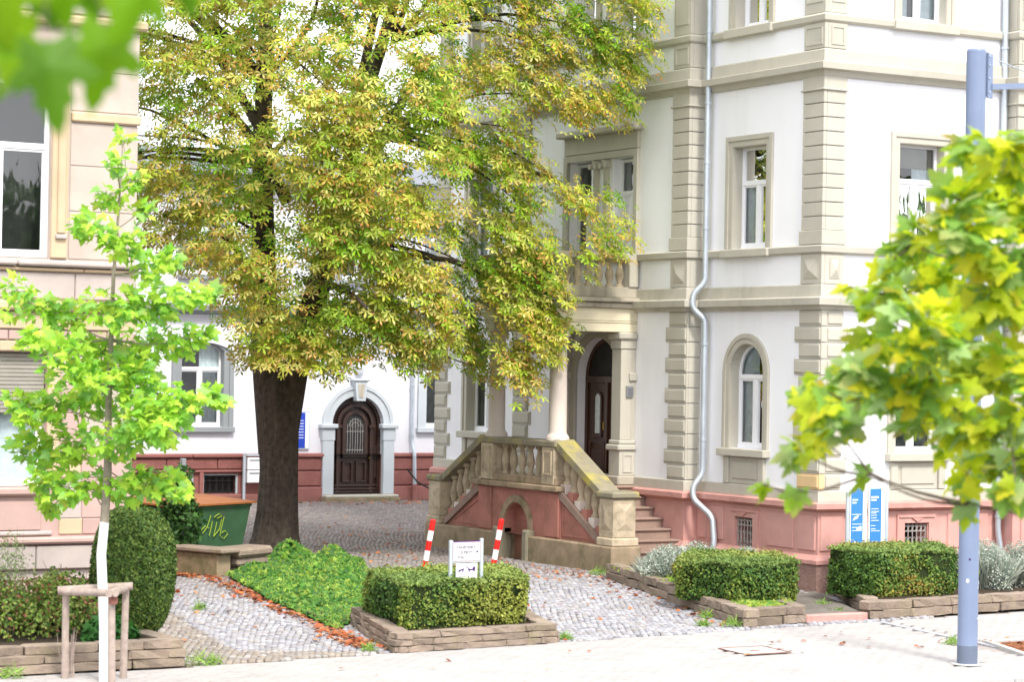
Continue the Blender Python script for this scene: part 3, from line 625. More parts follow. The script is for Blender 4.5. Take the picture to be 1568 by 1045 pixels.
for P, u0, u1 in PILS:
    # pedestals between cornice and sill band, and panelled pilasters on the top storey
    box(P, u0, u1, -.02, .045, 4.905, 5.383, ch=.006).build('pedestal', M['beige'], villa)
    if u1-u0 > .3:
        a, b = u0+.10, u1-.10; box(P, a-.015, b+.015, .0, .052, 4.985, 5.315, ch=.004).build('pedestal_frame', M['beigedirty'], villa)
        mm = MB(); mm.add([P(a, .053, 5.0), P(b, .053, 5.0), P(b, .053, 5.3), P(a, .053, 5.3), P((a+b)/2, .10, 5.13)], [(0, 1, 4), (1, 2, 4), (2, 3, 4), (3, 0, 4)]); mm.build('diamond_stone', M['beige'], villa)
    box(P, u0, u1, -.02, .045, 8.62, 9.028, ch=.006).build('pedestal', M['beige'], villa)
    if u1-u0 > .3:
        o_ = lambda z0, z1: ring(MB(), P, [(u0+.06, z0), (u0+.06, z1), (u1-.06, z1), (u1-.06, z0), (u0+.06, z0)], [(u0+.09, z0+.03), (u0+.09, z1-.03), (u1-.09, z1-.03), (u1-.09, z0+.03), (u0+.09, z0+.03)], .04, .058)
        o_(8.68, 8.98).build('pedestal_frame', M['beige'], villa)
        o_(9.35, 11.6).build('pilaster_panel', M['beige'], villa)
    box(P, u0, u1, -.02, .045, 9.18, 12.18, ch=.006).build('pilaster_shaft', M['beige'], villa)
# neighbouring bay: yellow consoles and cornice at the right edge
for k in range(3): box(PNf, 27.62+k*.5, 27.9+k*.5, -.01, .35-.0, 7.6+.0, 8.1, ch=.05).build('console', M['cream'], villa)
box(PNf, 27.45, 30, -.01, .42, 8.0, 8.14, ch=.03).build('console_shelf', M['cream'], villa)
# downpipes
def pipe(root, pts, r=.05, mt='zinc', clips=()):
    m_ = MB(); P2 = []
    pts = [Vector(p) for p in pts]
    for i, p in enumerate(pts):           # rounded elbows
        if 0 < i < len(pts)-1:
            a = (pts[i-1]-p); b = (pts[i+1]-p); d = min(min(a.length, b.length)*.45, .11); a.normalize(); b.normalize()
            for t_ in (0, .25, .5, .75, 1): P2.append((p+a*d)*(1-t_)**2+p*2*t_*(1-t_)+(p+b*d)*t_*t_)
        else: P2.append(p)
    tube(m_, P2, r, 12); o = m_.build('downpipe', M[mt], root, smooth=True)
    for (x, y, z) in clips: tube(MB(), [(x, y, z-.02), (x, y, z+.02)], r*1.25, 12).build('pipe_clip', M[mt], o)
    return o
px_, py_ = XL-.12, 33.12
pipe(villa, [(px_, py_, 12.6), (px_, py_, 4.98), (px_-.17, py_+.10, 4.80), (px_-.19, py_+.10, 4.56), (px_, py_-.02, 4.36), (px_, py_-.02, 4.2), (px_, py_-.02, 1.78), (px_-.16, py_+.03, 1.56), (px_-.17, py_-.0, 1.36), (px_+.02, py_-.30, 1.08), (px_+.02, py_-.36, .62), (px_-.05, py_-.34, .42), (px_-.22, py_-.30, .2)], .052, clips=[(px_, py_, z) for z in (11, 9.2, 8.0, 7.0, 5.9)]+[(px_, py_-.02, z) for z in (3.95, 2.35)])
pipe(villa, [(26.82, YR-.1, 12.6), (26.82, YR-.1, .95), (26.86, YR-.14, .6), (26.95, YR-.3, .3)], .05, clips=[(26.82, YR-.1, z) for z in (8.9, 7.0, 3.6, 1.2)])
pipe(villa, [(XL-.1, 39.35, 12.6), (XL-.1, 39.35, .2)], .05, clips=[(XL-.1, 39.35, z) for z in (7.0, 4.2, 2.2)])
# porch ---------------------------------------------------
door = MB(); Pd = frL(XA+.2)
ring(door, Pd, outline(PC, .74, 1.5, 3.33, 'round'), outline(PC, .66, 1.5, 3.33, 'round'), -.06, .02); cbox(door, Pd, PC-.7, PC+.7, -.06, .03, 3.26, 3.38, ch=.01)
for s in (-1, 1):
    a, b = (PC-.66, PC-.01) if s < 0 else (PC+.01, PC+.66); cbox(door, Pd, a, b, -.06, -.01, 1.5, 3.28, ch=.01)
    for (za, zb) in ((1.58, 2.22),): ring(door, Pd, [(a+.07, za), (a+.07, zb), (b-.07, zb), (b-.07, za), (a+.07, za)], [(a+.11, za+.04), (a+.11, zb-.04), (b-.11, zb-.04), (b-.11, za+.04), (a+.11, za+.04)], -.01, .02)
    cbox(door, Pd, a+.14, b-.14, -.02, .015, 1.72, 2.08, ch=.02)
    ring(door, Pd, outline((a+b)/2, .15, 2.30, 2.98, 'seg', rise=.13), outline((a+b)/2, .10, 2.35, 2.95, 'seg', rise=.12), -.012, .02); cbox(door, Pd, (a+b)/2-.15, (a+b)/2+.15, -.012, .02, 2.28, 2.34)
cbox(door, Pd, PC-.03, PC+.03, -.02, .04, 1.5, 3.28, ch=.01)
dr = door.build('front_door', M['redwood'], villa)
mb = MB()
for uc in (PC-.335, PC+.335):
    o_ = outline(uc, .10, 2.35, 2.95, 'seg', rise=.12); mb = MB().add([Pd(u, -.004, z) for u, z in o_], [tuple(range(len(o_)))]); mb.build('door_pane', M['curtain'], dr)
MB().add([Pd(u, -.02, z) for u, z in outline(PC, .66, 3.3, 3.33, 'round')], [tuple(range(17))]).build('fanlight', M['room'], dr)
box(Pd, PC-.6, PC+.6, -.3, -.12, 3.35, 4.0).build('room', M['room'], dr)
tube(MB(), [Pd(PC+.06, .05, 2.42), Pd(PC+.06, .05, 2.56)], .016, 8).build('door_handle', M['brass'], dr)
sd_ = ring(MB(), PAf, outline(PC, .88, 1.5, 3.33, 'round'), outline(PC, .74, 1.5, 3.33, 'round'), -.01, .06); sd_.build('door_arch', M['beige'], villa)
for s in (-1, 1):
    u = PC+s*1.05; q = box(PAf, u-.16, u+.16, -.01, .10, 1.5, 3.30, ch=.012); q.build('door_pilaster', M['beige'], villa)
    ring(MB(), PAf, [(u-.10, 2.05), (u-.10, 3.2), (u+.10, 3.2), (u+.10, 2.05), (u-.10, 2.05)], [(u-.075, 2.08), (u-.075, 3.17), (u+.075, 3.17), (u+.075, 2.08), (u-.075, 2.08)], .1, .112).build('pilaster_panel', M['beige'], villa)
    box(PAf, u-.20, u+.20, -.01, .15, 3.30, 3.45, ch=.02).build('pilaster_capital', M['beige'], villa)
for yc in (35.1, 37.2):        # wall antae carrying the porch beams
    a_ = box(W3, 22.62, XA, yc-.15, yc+.15, 2.28, 3.86, ch=.01).build('anta', M['beige'], villa)
    box(W3, 22.56, XA, yc-.2, yc+.2, 1.5, 1.66, ch=.02).build('anta_base', M['beigedirty'], a_); box(W3, 22.60, XA, yc-.17, yc+.17, 1.66, 2.10, ch=.01).build('anta_pedestal', M['beige'], a_)
    ring(MB(), frR(yc-.17), [(22.67, 1.72), (22.67, 2.04), (22.87, 2.04), (22.87, 1.72), (22.67, 1.72)], [(22.70, 1.75), (22.70, 2.01), (22.84, 2.01), (22.84, 1.75), (22.70, 1.75)], -.002, .015).build('anta_panel', M['beige'], a_)
    box(W3, 22.55, XA, yc-.21, yc+.21, 2.10, 2.20, ch=.02).build('anta_moulding', M['beige'], a_); box(W3, 22.59, XA, yc-.18, yc+.18, 2.20, 2.28, ch=.02).build('anta_moulding', M['beige'], a_)
    box(W3, 22.60, XA, yc-.17, yc+.17, 3.86, 4.02, ch=.01).build('anta_capital', M['beige'], a_); box(W3, 22.55, XA, yc-.22, yc+.22, 4.02, 4.15, ch=.03).build('anta_capital', M['beige'], a_)
    c_ = lathe(MB(), [(.20, 2.27), (.20, 2.32), (.185, 2.35), (.165, 2.37), (.155, 2.39), (.15, 2.42), (.15, 2.9), (.135, 3.88), (.15, 3.90), (.15, 3.93), (.135, 3.95), (.14, 4.0), (.17, 4.05), (.19, 4.06), (.19, 4.12), (.19, 4.152)], 24, (21.45, yc, 0)); c_.build('porch_column', M['column'], villa, smooth=True)
    bm_ = box(W3, 21.28, XA, yc-.16, yc+.16, 4.15, 4.30, ch=.008); cbox(bm_, W3, 21.27, XA, yc-.17, yc+.17, 4.305, 4.335, ch=.006); cbox(bm_, W3, 21.26, XA, yc-.165, yc+.165, 4.34, 4.56, ch=.008); bm_.build('porch_beam', M['cream'], villa)
bm_ = box(W3, 21.285, 21.615, 35.27, 37.03, 4.15, 4.30, ch=.008); cbox(bm_, W3, 21.265, 21.63, 35.27, 37.03, 4.305, 4.555, ch=.008); bm_.build('porch_beam', M['beigedirty'], villa)
sl_ = box(W3, 21.15, XA-.05, 34.85, 37.45, 4.562, 4.66, ch=.02); cbox(sl_, W3, 21.05, XA-.05, 34.76, 37.54, 4.665, 4.74, ch=.015); cbox(sl_, W3, 21.18, XA-.05, 34.88, 37.42, 4.745, 4.93, ch=.01); balc = sl_.build('balcony', M['beigedirty'], villa)
BPROF = [(.052, 0), (.062, .0), (.062, .035), (.04, .05), (.036, .09), (.055, .16), (.066, .22), (.062, .28), (.045, .36), (.034, .43), (.034, .46), (.05, .475), (.062, .49), (.062, .535)]
def baluster_mesh(h, fat=1., mt='balus', k=14):
    return lathe(MB(), [(r*fat, z*h/.535) for r, z in BPROF], k).mesh('baluster', M[mt], smooth=True)
bal_b = baluster_mesh(.47, 1.15, 'balus')
for x in [21.5+.215*i for i in range(6)]:
    for y in (34.98, 37.32): inst(bal_b, 'baluster', balc, TRS((x, y, 4.93)))
for y in [35.25+.2*i for i in range(10)]: inst(bal_b, 'baluster', balc, TRS((21.28, y, 4.93)))
for (x0, x1, y0, y1) in ((21.13, 22.75, 34.86, 35.10), (21.13, 22.75, 37.2, 37.44), (21.13, 21.42, 35.1, 37.2)): box(W3, x0, x1, y0, y1, 5.40, 5.51, ch=.02).build('balcony_rail', M['beigedirty'], balc)
for (x, y) in ((21.27, 34.99), (21.27, 37.31)): box(W3, x-.13, x+.13, y-.13, y+.13, 4.93, 5.40, ch=.01).build('balcony_post', M['beige'], balc)
for y in (34.99, 37.31): box(W3, 22.70, XA-.045, y-.14, y+.14, 4.93, 5.52, ch=.01).build('balcony_post', M['beige'], balc)
box(frR(34.93), 22.72, 22.86, -.02, .022, 3.03, 3.22, ch=.004).build('name_plate', M['plate'], villa)
for k in range(4): box(frR(34.907), 22.735, 22.845, 0, .003, 3.06+k*.035, 3.075+k*.035, ch=0).build('name_strip', M['ink'], villa)
# ------------------------------------------------------------------ ENTRANCE STAIRCASE
sc_ = thing('entrance_staircase', 'double flight stone entrance staircase with balustrade and red arched masonry below the porch', 'staircase', (21.9, 36.2, .16))
Ps = frL(21.38); YS, YE = 32.98, 39.42
for (a, b) in ((YS, 35.80), (36.68, YE)): box(W3, 21.22, 21.80, a, b, -.05, .60, ch=.02).build('base_course', M['moss'], sc_)
for (a, b) in ((35.64, 35.82), (36.66, 36.84)): box(W3, 21.18, 21.5, a, b, -.05, .70, ch=.03).build('arch_foot_stone', M['lichen'], sc_)
for s in (-1, 1):
    Y_ = (lambda y: y) if s < 0 else (lambda y: 2*36.2-y)
    prism(MB(), Ps, [(Y_(33.40), .6), (Y_(34.82), .6), (Y_(34.82), 1.39)], -.37, 0).build('masonry', M['stairpink'], sc_)
    st_ = prism(MB(), Ps, [(Y_(33.36), .6), (Y_(33.56), .6), (Y_(34.82), 1.29), (Y_(34.82), 1.42), (Y_(34.78), 1.42)], .0, .06); st_.build('sloped_string', M['step'], sc_)
    ring(MB(), Ps, [(Y_(33.75), .66), (Y_(34.78), .66), (Y_(34.78), 1.2), (Y_(33.75), .66)], [(Y_(33.87), .70), (Y_(34.74), .70), (Y_(34.74), 1.12), (Y_(33.87), .70)], -.003, .018).build('triangular_panel', M['stairpink'], sc_)
mb = wall(frL(21.34), 34.80, 37.60, .6, 1.40, [(36.24, .42, .0+.6, .72, 'round')], t=.28)
mb.add([(21.34, 34.8, .6), (21.75, 34.8, .6), (21.75, 34.8, 1.4), (21.34, 34.8, 1.4), (21.34, 37.6, .6), (21.75, 37.6, .6), (21.75, 37.6, 1.4), (21.34, 37.6, 1.4)], [(0, 1, 2, 3), (4, 5, 6, 7)])
mb.build('masonry', M['stairpink'], sc_)
box(W3, 21.56, 21.64, 35.72, 36.78, -.05, 1.25).build('niche_back', M['stairpink'], sc_)
ring(MB(), frL(21.34), outline(36.24, .56, .6, .72, 'round'), outline(36.24, .43, .6, .72, 'round'), -.01, .04).build('niche_arch', M['moss'], sc_)
for (a, b) in ((34.82, 35.28), (37.12, 37.58)): box(frL(21.34), a, b, -.01, .03, .62, 1.38, ch=.012).build('pier', M['stairpink'], sc_)
box(W3, 21.20, 21.82, 34.72, 37.68, 1.40, 1.50, ch=.02).build('ledge', M['moss'], sc_)
box(W3, 21.27, 21.70, 34.86, 37.44, 1.503, 1.63, ch=.012).build('balustrade_base', M['moss'], sc_)
box(W3, 21.24, 21.68, 34.84, 37.46, 2.15, 2.27, ch=.025).build('handrail', M['lichen'], sc_)
for yc in (35.1, 37.2):
    p_ = box(W3, 21.25, 21.68, yc-.20, yc+.20, 1.51, 2.15, ch=.012).build('pedestal', M['balus'], sc_)
    ring(MB(), frL(21.25), [(yc-.14, 1.68), (yc-.14, 2.09), (yc+.14, 2.09), (yc+.14, 1.68), (yc-.14, 1.68)], [(yc-.11, 1.71), (yc-.11, 2.06), (yc+.11, 2.06), (yc+.11, 1.71), (yc-.11, 1.71)], -.003, .015).build('pedestal_panel', M['balus'], p_)
    ring(MB(), frR(yc-.20), [(21.31, 1.68), (21.31, 2.09), (21.62, 2.09), (21.62, 1.68), (21.31, 1.68)], [(21.34, 1.71), (21.34, 2.06), (21.59, 2.06), (21.59, 1.71), (21.34, 1.71)], -.003, .015).build('pedestal_panel', M['balus'], p_)
bal_a = baluster_mesh(.52, 1.12)
for i in range(6): inst(bal_a, 'baluster', sc_, TRS((21.46, 35.42+i*.29, 1.63)))
bal_s = baluster_mesh(.56, 1.18)
for s in (-1, 1):
    Y_ = (lambda y: y) if s < 0 else (lambda y: 2*36.2-y)
    zr = lambda y: 1.36+(y-33.45)*.545; zs = lambda y: .62+(y-33.42)*.565
    for i in range(6):
        y = 33.66+i*.225; z0 = zs(y)+.02
        box(W3, 21.38, 21.56, Y_(y)-.085, Y_(y)+.085, z0-.06, z0+.12, ch=.01).build('baluster_block', M['column'] if i % 2 else M['stairpink'], sc_)
        inst(bal_s, 'baluster', sc_, TRS((21.47, Y_(y), z0+.12), 0, (1, 1, (zr(y)-z0-.10)/.56)))
    hr = MB(); prism(hr, frL(0), [(Y_(33.40), 1.34), (Y_(33.40), 1.47), (Y_(34.92), 2.29), (Y_(34.92), 2.15)], -21.66, -21.28); hr.build('sloped_handrail', M['lichen'], sc_)
    a, b = sorted((Y_(33.02), Y_(33.46)))
    nw = box(W3, 21.27, 21.71, a, b, .74, 1.38, ch=.012).build('newel_post', M['balus'], sc_)
    box(W3, 21.24, 21.76, a-.03, b+.03, .60, .74, ch=.02).build('newel_base', M['balus'], nw); box(W3, 21.23, 21.76, a-.05, b+.05, 1.38, 1.50, ch=.03).build('newel_cap', M['lichen'], nw)
    for Pq, c0, c1 in ((frL(21.27), a+.06, b-.06), (frR(a), 21.33, 21.65)):
        mm = MB(); z0, z1 = .86, 1.30; mm.add([Pq(c0, .0, z0), Pq(c1, 0, z0), Pq(c1, 0, z1), Pq(c0, 0, z1), Pq((c0+c1)/2, .035, z0+.12), Pq((c0+c1)/2, .035, z1-.12)], [(0, 1, 4), (1, 2, 5, 4), (2, 3, 5), (3, 0, 4, 5)]); mm.build('newel_panel', M['balus'], nw)
    for i in range(8):
        y0 = 32.95+i*.265; z = .16+.1675*(i+1); a, b = sorted((Y_(y0), Y_(y0+.34 if i < 7 else 34.9)))
        q = box(W3, 21.8, 22.92 if i > 1 else 23.12, *sorted((Y_(y0), Y_(y0+.36))), z-.045, z-.001*i, ch=.012).build('step', M['step'], sc_)
        box(W3, 21.8, 22.91 if i > 1 else 23.10, *sorted((Y_(y0+.035), Y_(y0+.36))), -.05 if i == 0 else z-.22, z-.045, ch=.004).build('riser', M['step'], q)
box(W3, 21.80, 22.92, 34.9, 37.5, 1.3, 1.50, ch=.01).build('landing', M['step'], sc_)
# ------------------------------------------------------------------ REAR BUILDING
YB = 53.0; PB = frR(YB); rb = thing('rear_house', 'white rear house with blue-grey arched doorway and dark red rusticated plinth across the yard', 'house', (26.6, 53, .16))
dcx, wl, wr = 26.60, 22.47, 29.05
wall(PB, 12, 38, .1, 1.30, [(dcx, .70, .32, 1.30, 'rect'), (22.98, .46, .37, .84, 'rect'), (21.95, .35, .37, .84, 'rect')]).build('plinth_wall', M['redsmooth'], rb)
wall(PB, 12, 38, 1.30, 4.72, [(wl, .55, 1.97, 3.78, 'seg', .2), (dcx, .70, 1.30, 2.04, 'round'), (wr, .55, 1.97, 3.78, 'seg', .2), (19.5, .55, 1.97, 3.78, 'seg', .2), (33, .55, 1.97, 3.78, 'seg', .2)]).build('wall', M['backwhite'], rb)
wall(PB, 12, 38, 4.72, 8.0, [(u, .5, 5.6, 7.2, 'rect') for u in (19.5, wl, dcx, wr, 33)]).build('wall', M['backwhite'], rb)
for u in (19.5, wl, dcx, wr, 33): window(rb, PB, u, .5, 5.6, 7.2, 'rect', surmat='greytrim2', cur='D')
MB().add([(12, YB, .1), (12, YB+9, .1), (12, YB+9, 8), (12, YB, 8), (38, YB, .1), (38, YB+9, .1), (38, YB+9, 8), (38, YB, 8)], [(0, 1, 2, 3), (4, 5, 6, 7), (1, 5, 6, 2)]).build('wall', M['backwhite'], rb)
r_ = MB().add([(11.6, YB-.5, 8), (38.4, YB-.5, 8), (38.4, YB+9.5, 8), (11.6, YB+9.5, 8), (15, YB+4.5, 9.0), (35, YB+4.5, 9.0)], [(0, 1, 5, 4), (1, 2, 5), (2, 3, 4, 5), (3, 0, 4), (0, 1, 2, 3)]); r_.build('roof', M['roof'], rb)
moulding(MB(), [(12, YB), (38, YB)], [(o, z) for o, z in [(0, 4.64), (-.10, 4.68), (-.28, 4.74), (-.30, 4.84), (0, 4.88)]]).build('cornice', M['greytrim2'], rb)
for u, c in ((19.5, 'D'), (wl, 'Ll'), (wr, 'D'), (33, 'D')): window(rb, PB, u, .55, 1.97, 3.78, 'seg', rise=.2, sur=.24, surmat='greytrim2' if u < 24 else 'greytrim', transom=3.35, cur=c, proud=.07)
# rusticated plinth blocks
def course(z0, z1, spans, mt, h, lens, mat_h=.0):
    for a, b in spans:
        u = a
        while u < b-.05:
            l = min(random.uniform(*lens), b-u); l = b-u if b-u-l < .3 else l
            box(PB, u+.006, u+l-.006, -.02, h+random.uniform(0, .012), z0+.006, z1-.006, ch=.022).build('plinth_stone', M[mt], rb); u += l
SPR_ = [(24.55, 25.66), (27.52, 31)]; SPL_ = [(18, 21.5), (23.5, 24.5)]
course(.14, .52, SPR_, 'redsmooth', .10, (1, 1.4)); course(.53, .90, SPR_, 'redplinth', .07, (.9, 1.3)); course(.91, 1.22, SPR_, 'redplinth', .07, (.9, 1.3)); course(1.23, 1.34, [(17, 25.68), (27.5, 32)], 'redsmooth', .12, (2, 3))
course(.95, 1.22, [(17, 24.5)], 'redplinth', .05, (1.1, 1.3)); course(.88, .945, [(17, 23.6)], 'redsmooth', .08, (3, 3.5)); course(.14, .36, [(17, 24.5)], 'redsmooth', .07, (1.3, 1.6))
for u, h in ((22.98, .46), (21.95, .35)):
    box(PB, u-h, u+h, -.5, -.3, .37, .84).build('basement_window', M['room'], rb); f_ = ring(MB(), PB, outline(u, h+.0, .37, .86), outline(u, h-.05, .37, .81), -.08, -.02); f_.build('basement_frame', M['greytrim'], rb); grille(rb, PB, u-h+.05, u+h-.05, .37, .80, -.05, 'darkmetal')
box(PB, 22.42, 22.52, -.01, .09, .36, .88).build('plinth_pier', M['redsmooth'], rb)
# doorway
sd_ = ring(MB(), PB, outline(dcx, .90, .32, 2.04, 'round', n=22), outline(dcx, .70, .32, 2.04, 'round', n=22), -.01, .06); ring(sd_, PB, outline(dcx, .97, 1.9, 2.04, 'round', n=22)[1:-1], outline(dcx, .88, 1.9, 2.04, 'round', n=22)[1:-1], .0, .09); sur_ = sd_.build('door_surround', M['greytrim'], rb)
for s in (-1, 1):
    u = dcx+s*.83; box(PB, u-.15, u+.15, -.01, .13, .32, 1.64, ch=.01).build('jamb', M['greytrim'], rb)
    box(PB, u-.17, u+.17, -.01, .14, 1.64, 1.94, ch=.012).build('impost', M['greytrim'], rb); box(PB, u-.23, u+.23, -.01, .20, 1.94, 2.05, ch=.02).build('impost', M['greytrim'], rb)
prism(MB(), PB, [(dcx-.17, 3.10), (dcx+.17, 3.10), (dcx+.12, 2.62), (dcx-.12, 2.62)], 0, .20).build('keystone', M['greytrim'], rb); prism(MB(), PB, [(dcx-.09, 3.03), (dcx+.09, 3.03), (dcx+.06, 2.70), (dcx-.06, 2.70)], .2, .215).build('keystone_relief', M['beigedirty'], rb)
box(PB, dcx-.22, dcx+.22, -.01, .24, 3.10, 3.17, ch=.02).build('keystone_cap', M['greytrim'], rb)
mm = MB(); lathe(mm, [(.0, -.13), (.10, -.10), (.13, 0), (.10, .10), (0, .13)], 14, (dcx, YB-.05, 3.38)); mm.build('wall_boss', M['greytrim'], rb, smooth=True)
box(PB, dcx-1.02, dcx+1.02, -.2, .42, .1, .25, ch=.01).build('door_step', M['moss'], rb); box(PB, dcx-1.0, dcx+1.0, -.2, .38, .25, .32, ch=.02).build('door_step', M['beige'], rb)
Pq = frR(YB+.14); dd = MB(); ring(dd, Pq, outline(dcx, .70, .32, 2.04, 'round', n=20), outline(dcx, .62, .32, 2.04, 'round', n=20), -.05, .03)
dd.add([Pq(u, -.04, z) for u, z in outline(dcx, .70, .32, 2.04, 'round', n=20)], [tuple(range(23))])
for s in (-1, 1):
    cbox(dd, Pq, dcx+s*.46-.05, dcx+s*.46+.05, -.04, .05, .32, 2.0, ch=.01); cbox(dd, Pq, dcx+s*.46-.09, dcx+s*.46+.09, -.04, .08, 1.94, 2.02, ch=.01)
    cbox(dd, Pq, dcx+s*.58-.05, dcx+s*.58+.05, -.04, .0, .7, 1.5, ch=.01)
ring(dd, Pq, outline(dcx, .50, 1.98, 2.04, 'round', n=20), outline(dcx, .43, 1.98, 2.04, 'round', n=20), -.03, .06)
ring(dd, Pq, outline(dcx, .34, 1.2, 2.04, 'round', n=16), outline(dcx, .25, 1.28, 2.04, 'round', n=16), -.02, .035); cbox(dd, Pq, dcx-.34, dcx+.34, -.02, .045, 1.22, 1.32, ch=.01)
for s in (-1, 1): ring(dd, Pq, [(dcx+s*.05, .62), (dcx+s*.05, 1.12), (dcx+s*.32, 1.12), (dcx+s*.32, .62), (dcx+s*.05, .62)], [(dcx+s*.08, .65), (dcx+s*.08, 1.09), (dcx+s*.29, 1.09), (dcx+s*.29, .65), (dcx+s*.08, .65)], -.02, .02)
for z in (.34, .42, .50): cbox(dd, Pq, dcx-.62, dcx+.62, -.03, .06, z, z+.05, ch=.012)
d_ = dd.build('arched_door', M['darkwood'], rb)
MB().add([Pq(u, .0, z) for u, z in outline(dcx, .25, 1.30, 2.04, 'round', n=16)], [tuple(range(19))]).build('door_pane', M['room'], d_)
g_ = MB()
for i in range(7): u = dcx-.21+i*.07; tube(g_, [Pq(u, .03, 1.32), Pq(u+.01*(i % 2), .035, 1.7), Pq(u, .03, 2.0+.2*math.cos((i-3)*.45))], .007, 5)
for z in (1.40, 1.86): tube(g_, [Pq(dcx-.24, .03, z), Pq(dcx+.24, .03, z)], .009, 5)
for r in (.10, .17): tube(g_, [Pq(dcx+r*math.cos(a), .035, 1.98+r*math.sin(a)*1.1) for a in [PI*k/10 for k in range(11)]], .006, 4)
g_.build('door_grille', M['ironlight'], d_); mm = MB(); lathe(mm, [(.0, -.03), (.03, -.01), (.03, .01), (0, .03)], 10, Pq(dcx+.39, .06, 1.21)); mm.build('door_knob', M['brass'], d_)
pipe(rb, [(28.08, YB-.1, 8), (28.08, YB-.1, 1.6), (28.10, YB-.2, 1.35), (28.12, YB-.2, .55)], .05, clips=[(28.08, YB-.1, 3), (28.08, YB-.1, 1.75)]); tube(MB(), [(28.12, YB-.2, .56), (28.12, YB-.2, .1)], .06, 10).build('pipe_shoe', M['redsmooth'], rb)
tube(MB(), [(27.85, YB-.3, .95), (28.1, YB-.4, .62), (28.75, YB-.5, .30)], .022, 6).build('bracing_rod', M['darkmetal'], rb)
bs = thing('blue_notice_board', 'flat blue notice board in a silver frame on the rear house wall beside the trunk', 'notice board', (25, YB-.05, 1.9))
box(PB, 24.68, 25.28, .0, .05, 1.42, 2.36, ch=.008).build('frame', M['signpost'], bs); box(PB, 24.74, 25.16, .05, .056, 1.46, 2.32, ch=0).build('face', M['blue2'], bs)
box(PB, 25.17, 25.26, .05, .055, 1.46, 2.32, ch=0).build('white_margin', M['signwhite'], bs)
for k in range(7): box(PB, 24.95, 25.12, .056, .059, 1.7+k*.07, 1.715+k*.07, ch=0).build('text_line', M['signwhite'], bs)
mc = thing('mailbox_panel', 'white four-door mailbox panel on grey posts in front of the red plinth', 'mailbox', (23.9, YB-.25, .16))
for u in (23.50, 24.45): box(PB, u-.03, u+.03, .18, .24, .1, 1.33, ch=.005).build('post', M['signpost'], mc)
box(PB, 23.5, 24.45, .18, .24, 1.28, 1.33, ch=.005).build('crossbar', M['signpost'], mc)
for i in range(2):
    for j in range(2): q = box(PB, 23.57+i*.44, 23.995+i*.44, .14, .26, .64+j*.31, .93+j*.31, ch=.008).build('mailbox_door', M['signwhite'], mc); box(PB, 23.62+i*.44, 23.94+i*.44, .26, .275, .86+j*.31, .885+j*.31, ch=.003).build('slot', M['plate'], q)
# ------------------------------------------------------------------ LEFT BUILDING
YLB = 30.1; PG = frR(YLB); XE = 11.76; lb = thing('sandstone_house', 'weathered beige and rose sandstone house with white windows at the left edge', 'house', (11.7, 30.1, 0))
wu = [9.90, 7.3]; hwl = .68
wall(PG, 4, XE, 0, 3.6, [(u, hwl, 1.84, 3.59, 'rect') for u in wu]).build('wall', M['Lpink'], lb)
wall(PG, 4, XE, 3.6, 11, [(u, hwl, 4.82, 7.15, 'rect') for u in wu]).build('wall', M['Lstone'], lb)
MB().add([(XE, YLB, 0), (XE, 40, 0), (XE, 40, 11), (XE, YLB, 11), (4, YLB, 0), (4, 40, 0), (4, 40, 11), (4, YLB, 11)], [(0, 1, 2, 3), (4, 5, 6, 7), (1, 5, 6, 2)]).build('wall', M['Lstone'], lb)
MB().add([(3.5, 29.5, 11), (12.2, 29.5, 11), (12.2, 40.5, 11), (3.5, 40.5, 11), (6, 35, 13.5), (10, 35, 13.5)], [(0, 1, 5, 4), (1, 2, 5), (2, 3, 4, 5), (3, 0, 4), (0, 1, 2, 3)]).build('roof', M['terra'], lb)
for u in wu:
    w_ = window(lb, PG, u, hwl, 4.83, 7.14, 'rect', sur=0, transom=6.28, cur='R', sill=False, rec=.1)
    for s in (-1, 1):
        q = box(PG, u+s*(hwl+.115)-.11, u+s*(hwl+.115)+.11, -.01, .05, 4.83, 7.3, ch=.01).build('jamb', M['Lyellow'], w_); box(PG, u+s*(hwl+.125)-.05, u+s*(hwl+.125)+.06, .04, .09, 5.15, 7.3, ch=.02).build('jamb_moulding', M['Lyellow'], w_)
        box(PG, u+s*(hwl+.125)-.07, u+s*(hwl+.125)+.08, .04, .10, 5.08, 5.14, ch=.01).build('jamb_foot', M['Lgrey'], w_)
    box(PG, u-hwl-.25, u+hwl+.25, -.01, .16, 7.32, 7.42, ch=.02).build('lintel', M['Lyellow'], w_)
    w_ = window(lb, PG, u, hwl, 1.85, 3.58, 'rect', sur=0, transom=3.1, cur='A', curz=None, sill=False, rec=.14)
    for k in range(15): box(PG, u-hwl+.01, u+hwl-.01, -.10, -.065+.004*(k % 2), 2.80+k*.052, 2.849+k*.052, ch=.008).build('shutter_slat', M['shutter'], w_)
    box(PG, u-hwl-.02, u+hwl+.02, -.01, .10, 1.73, 1.845, ch=.03).build('sill', M['Lpink'], w_)
    for s in (-1, 1): box(PG, u+s*(hwl+.09)-.085, u+s*(hwl+.09)+.085, -.01, .03, 1.85, 3.58, ch=.01).build('jamb', M['Lyellow'], w_)
    box(PG, u-hwl+.05, u+hwl-.05, -.01, .02, 1.28, 1.66, ch=.02).build('apron_panel', M['Lpink'], w_); box(PG, u-hwl-.1, u+hwl+.1, .0, .06, 1.21, 1.27, ch=.02).build('apron_foot', M['Lgrey'], w_)
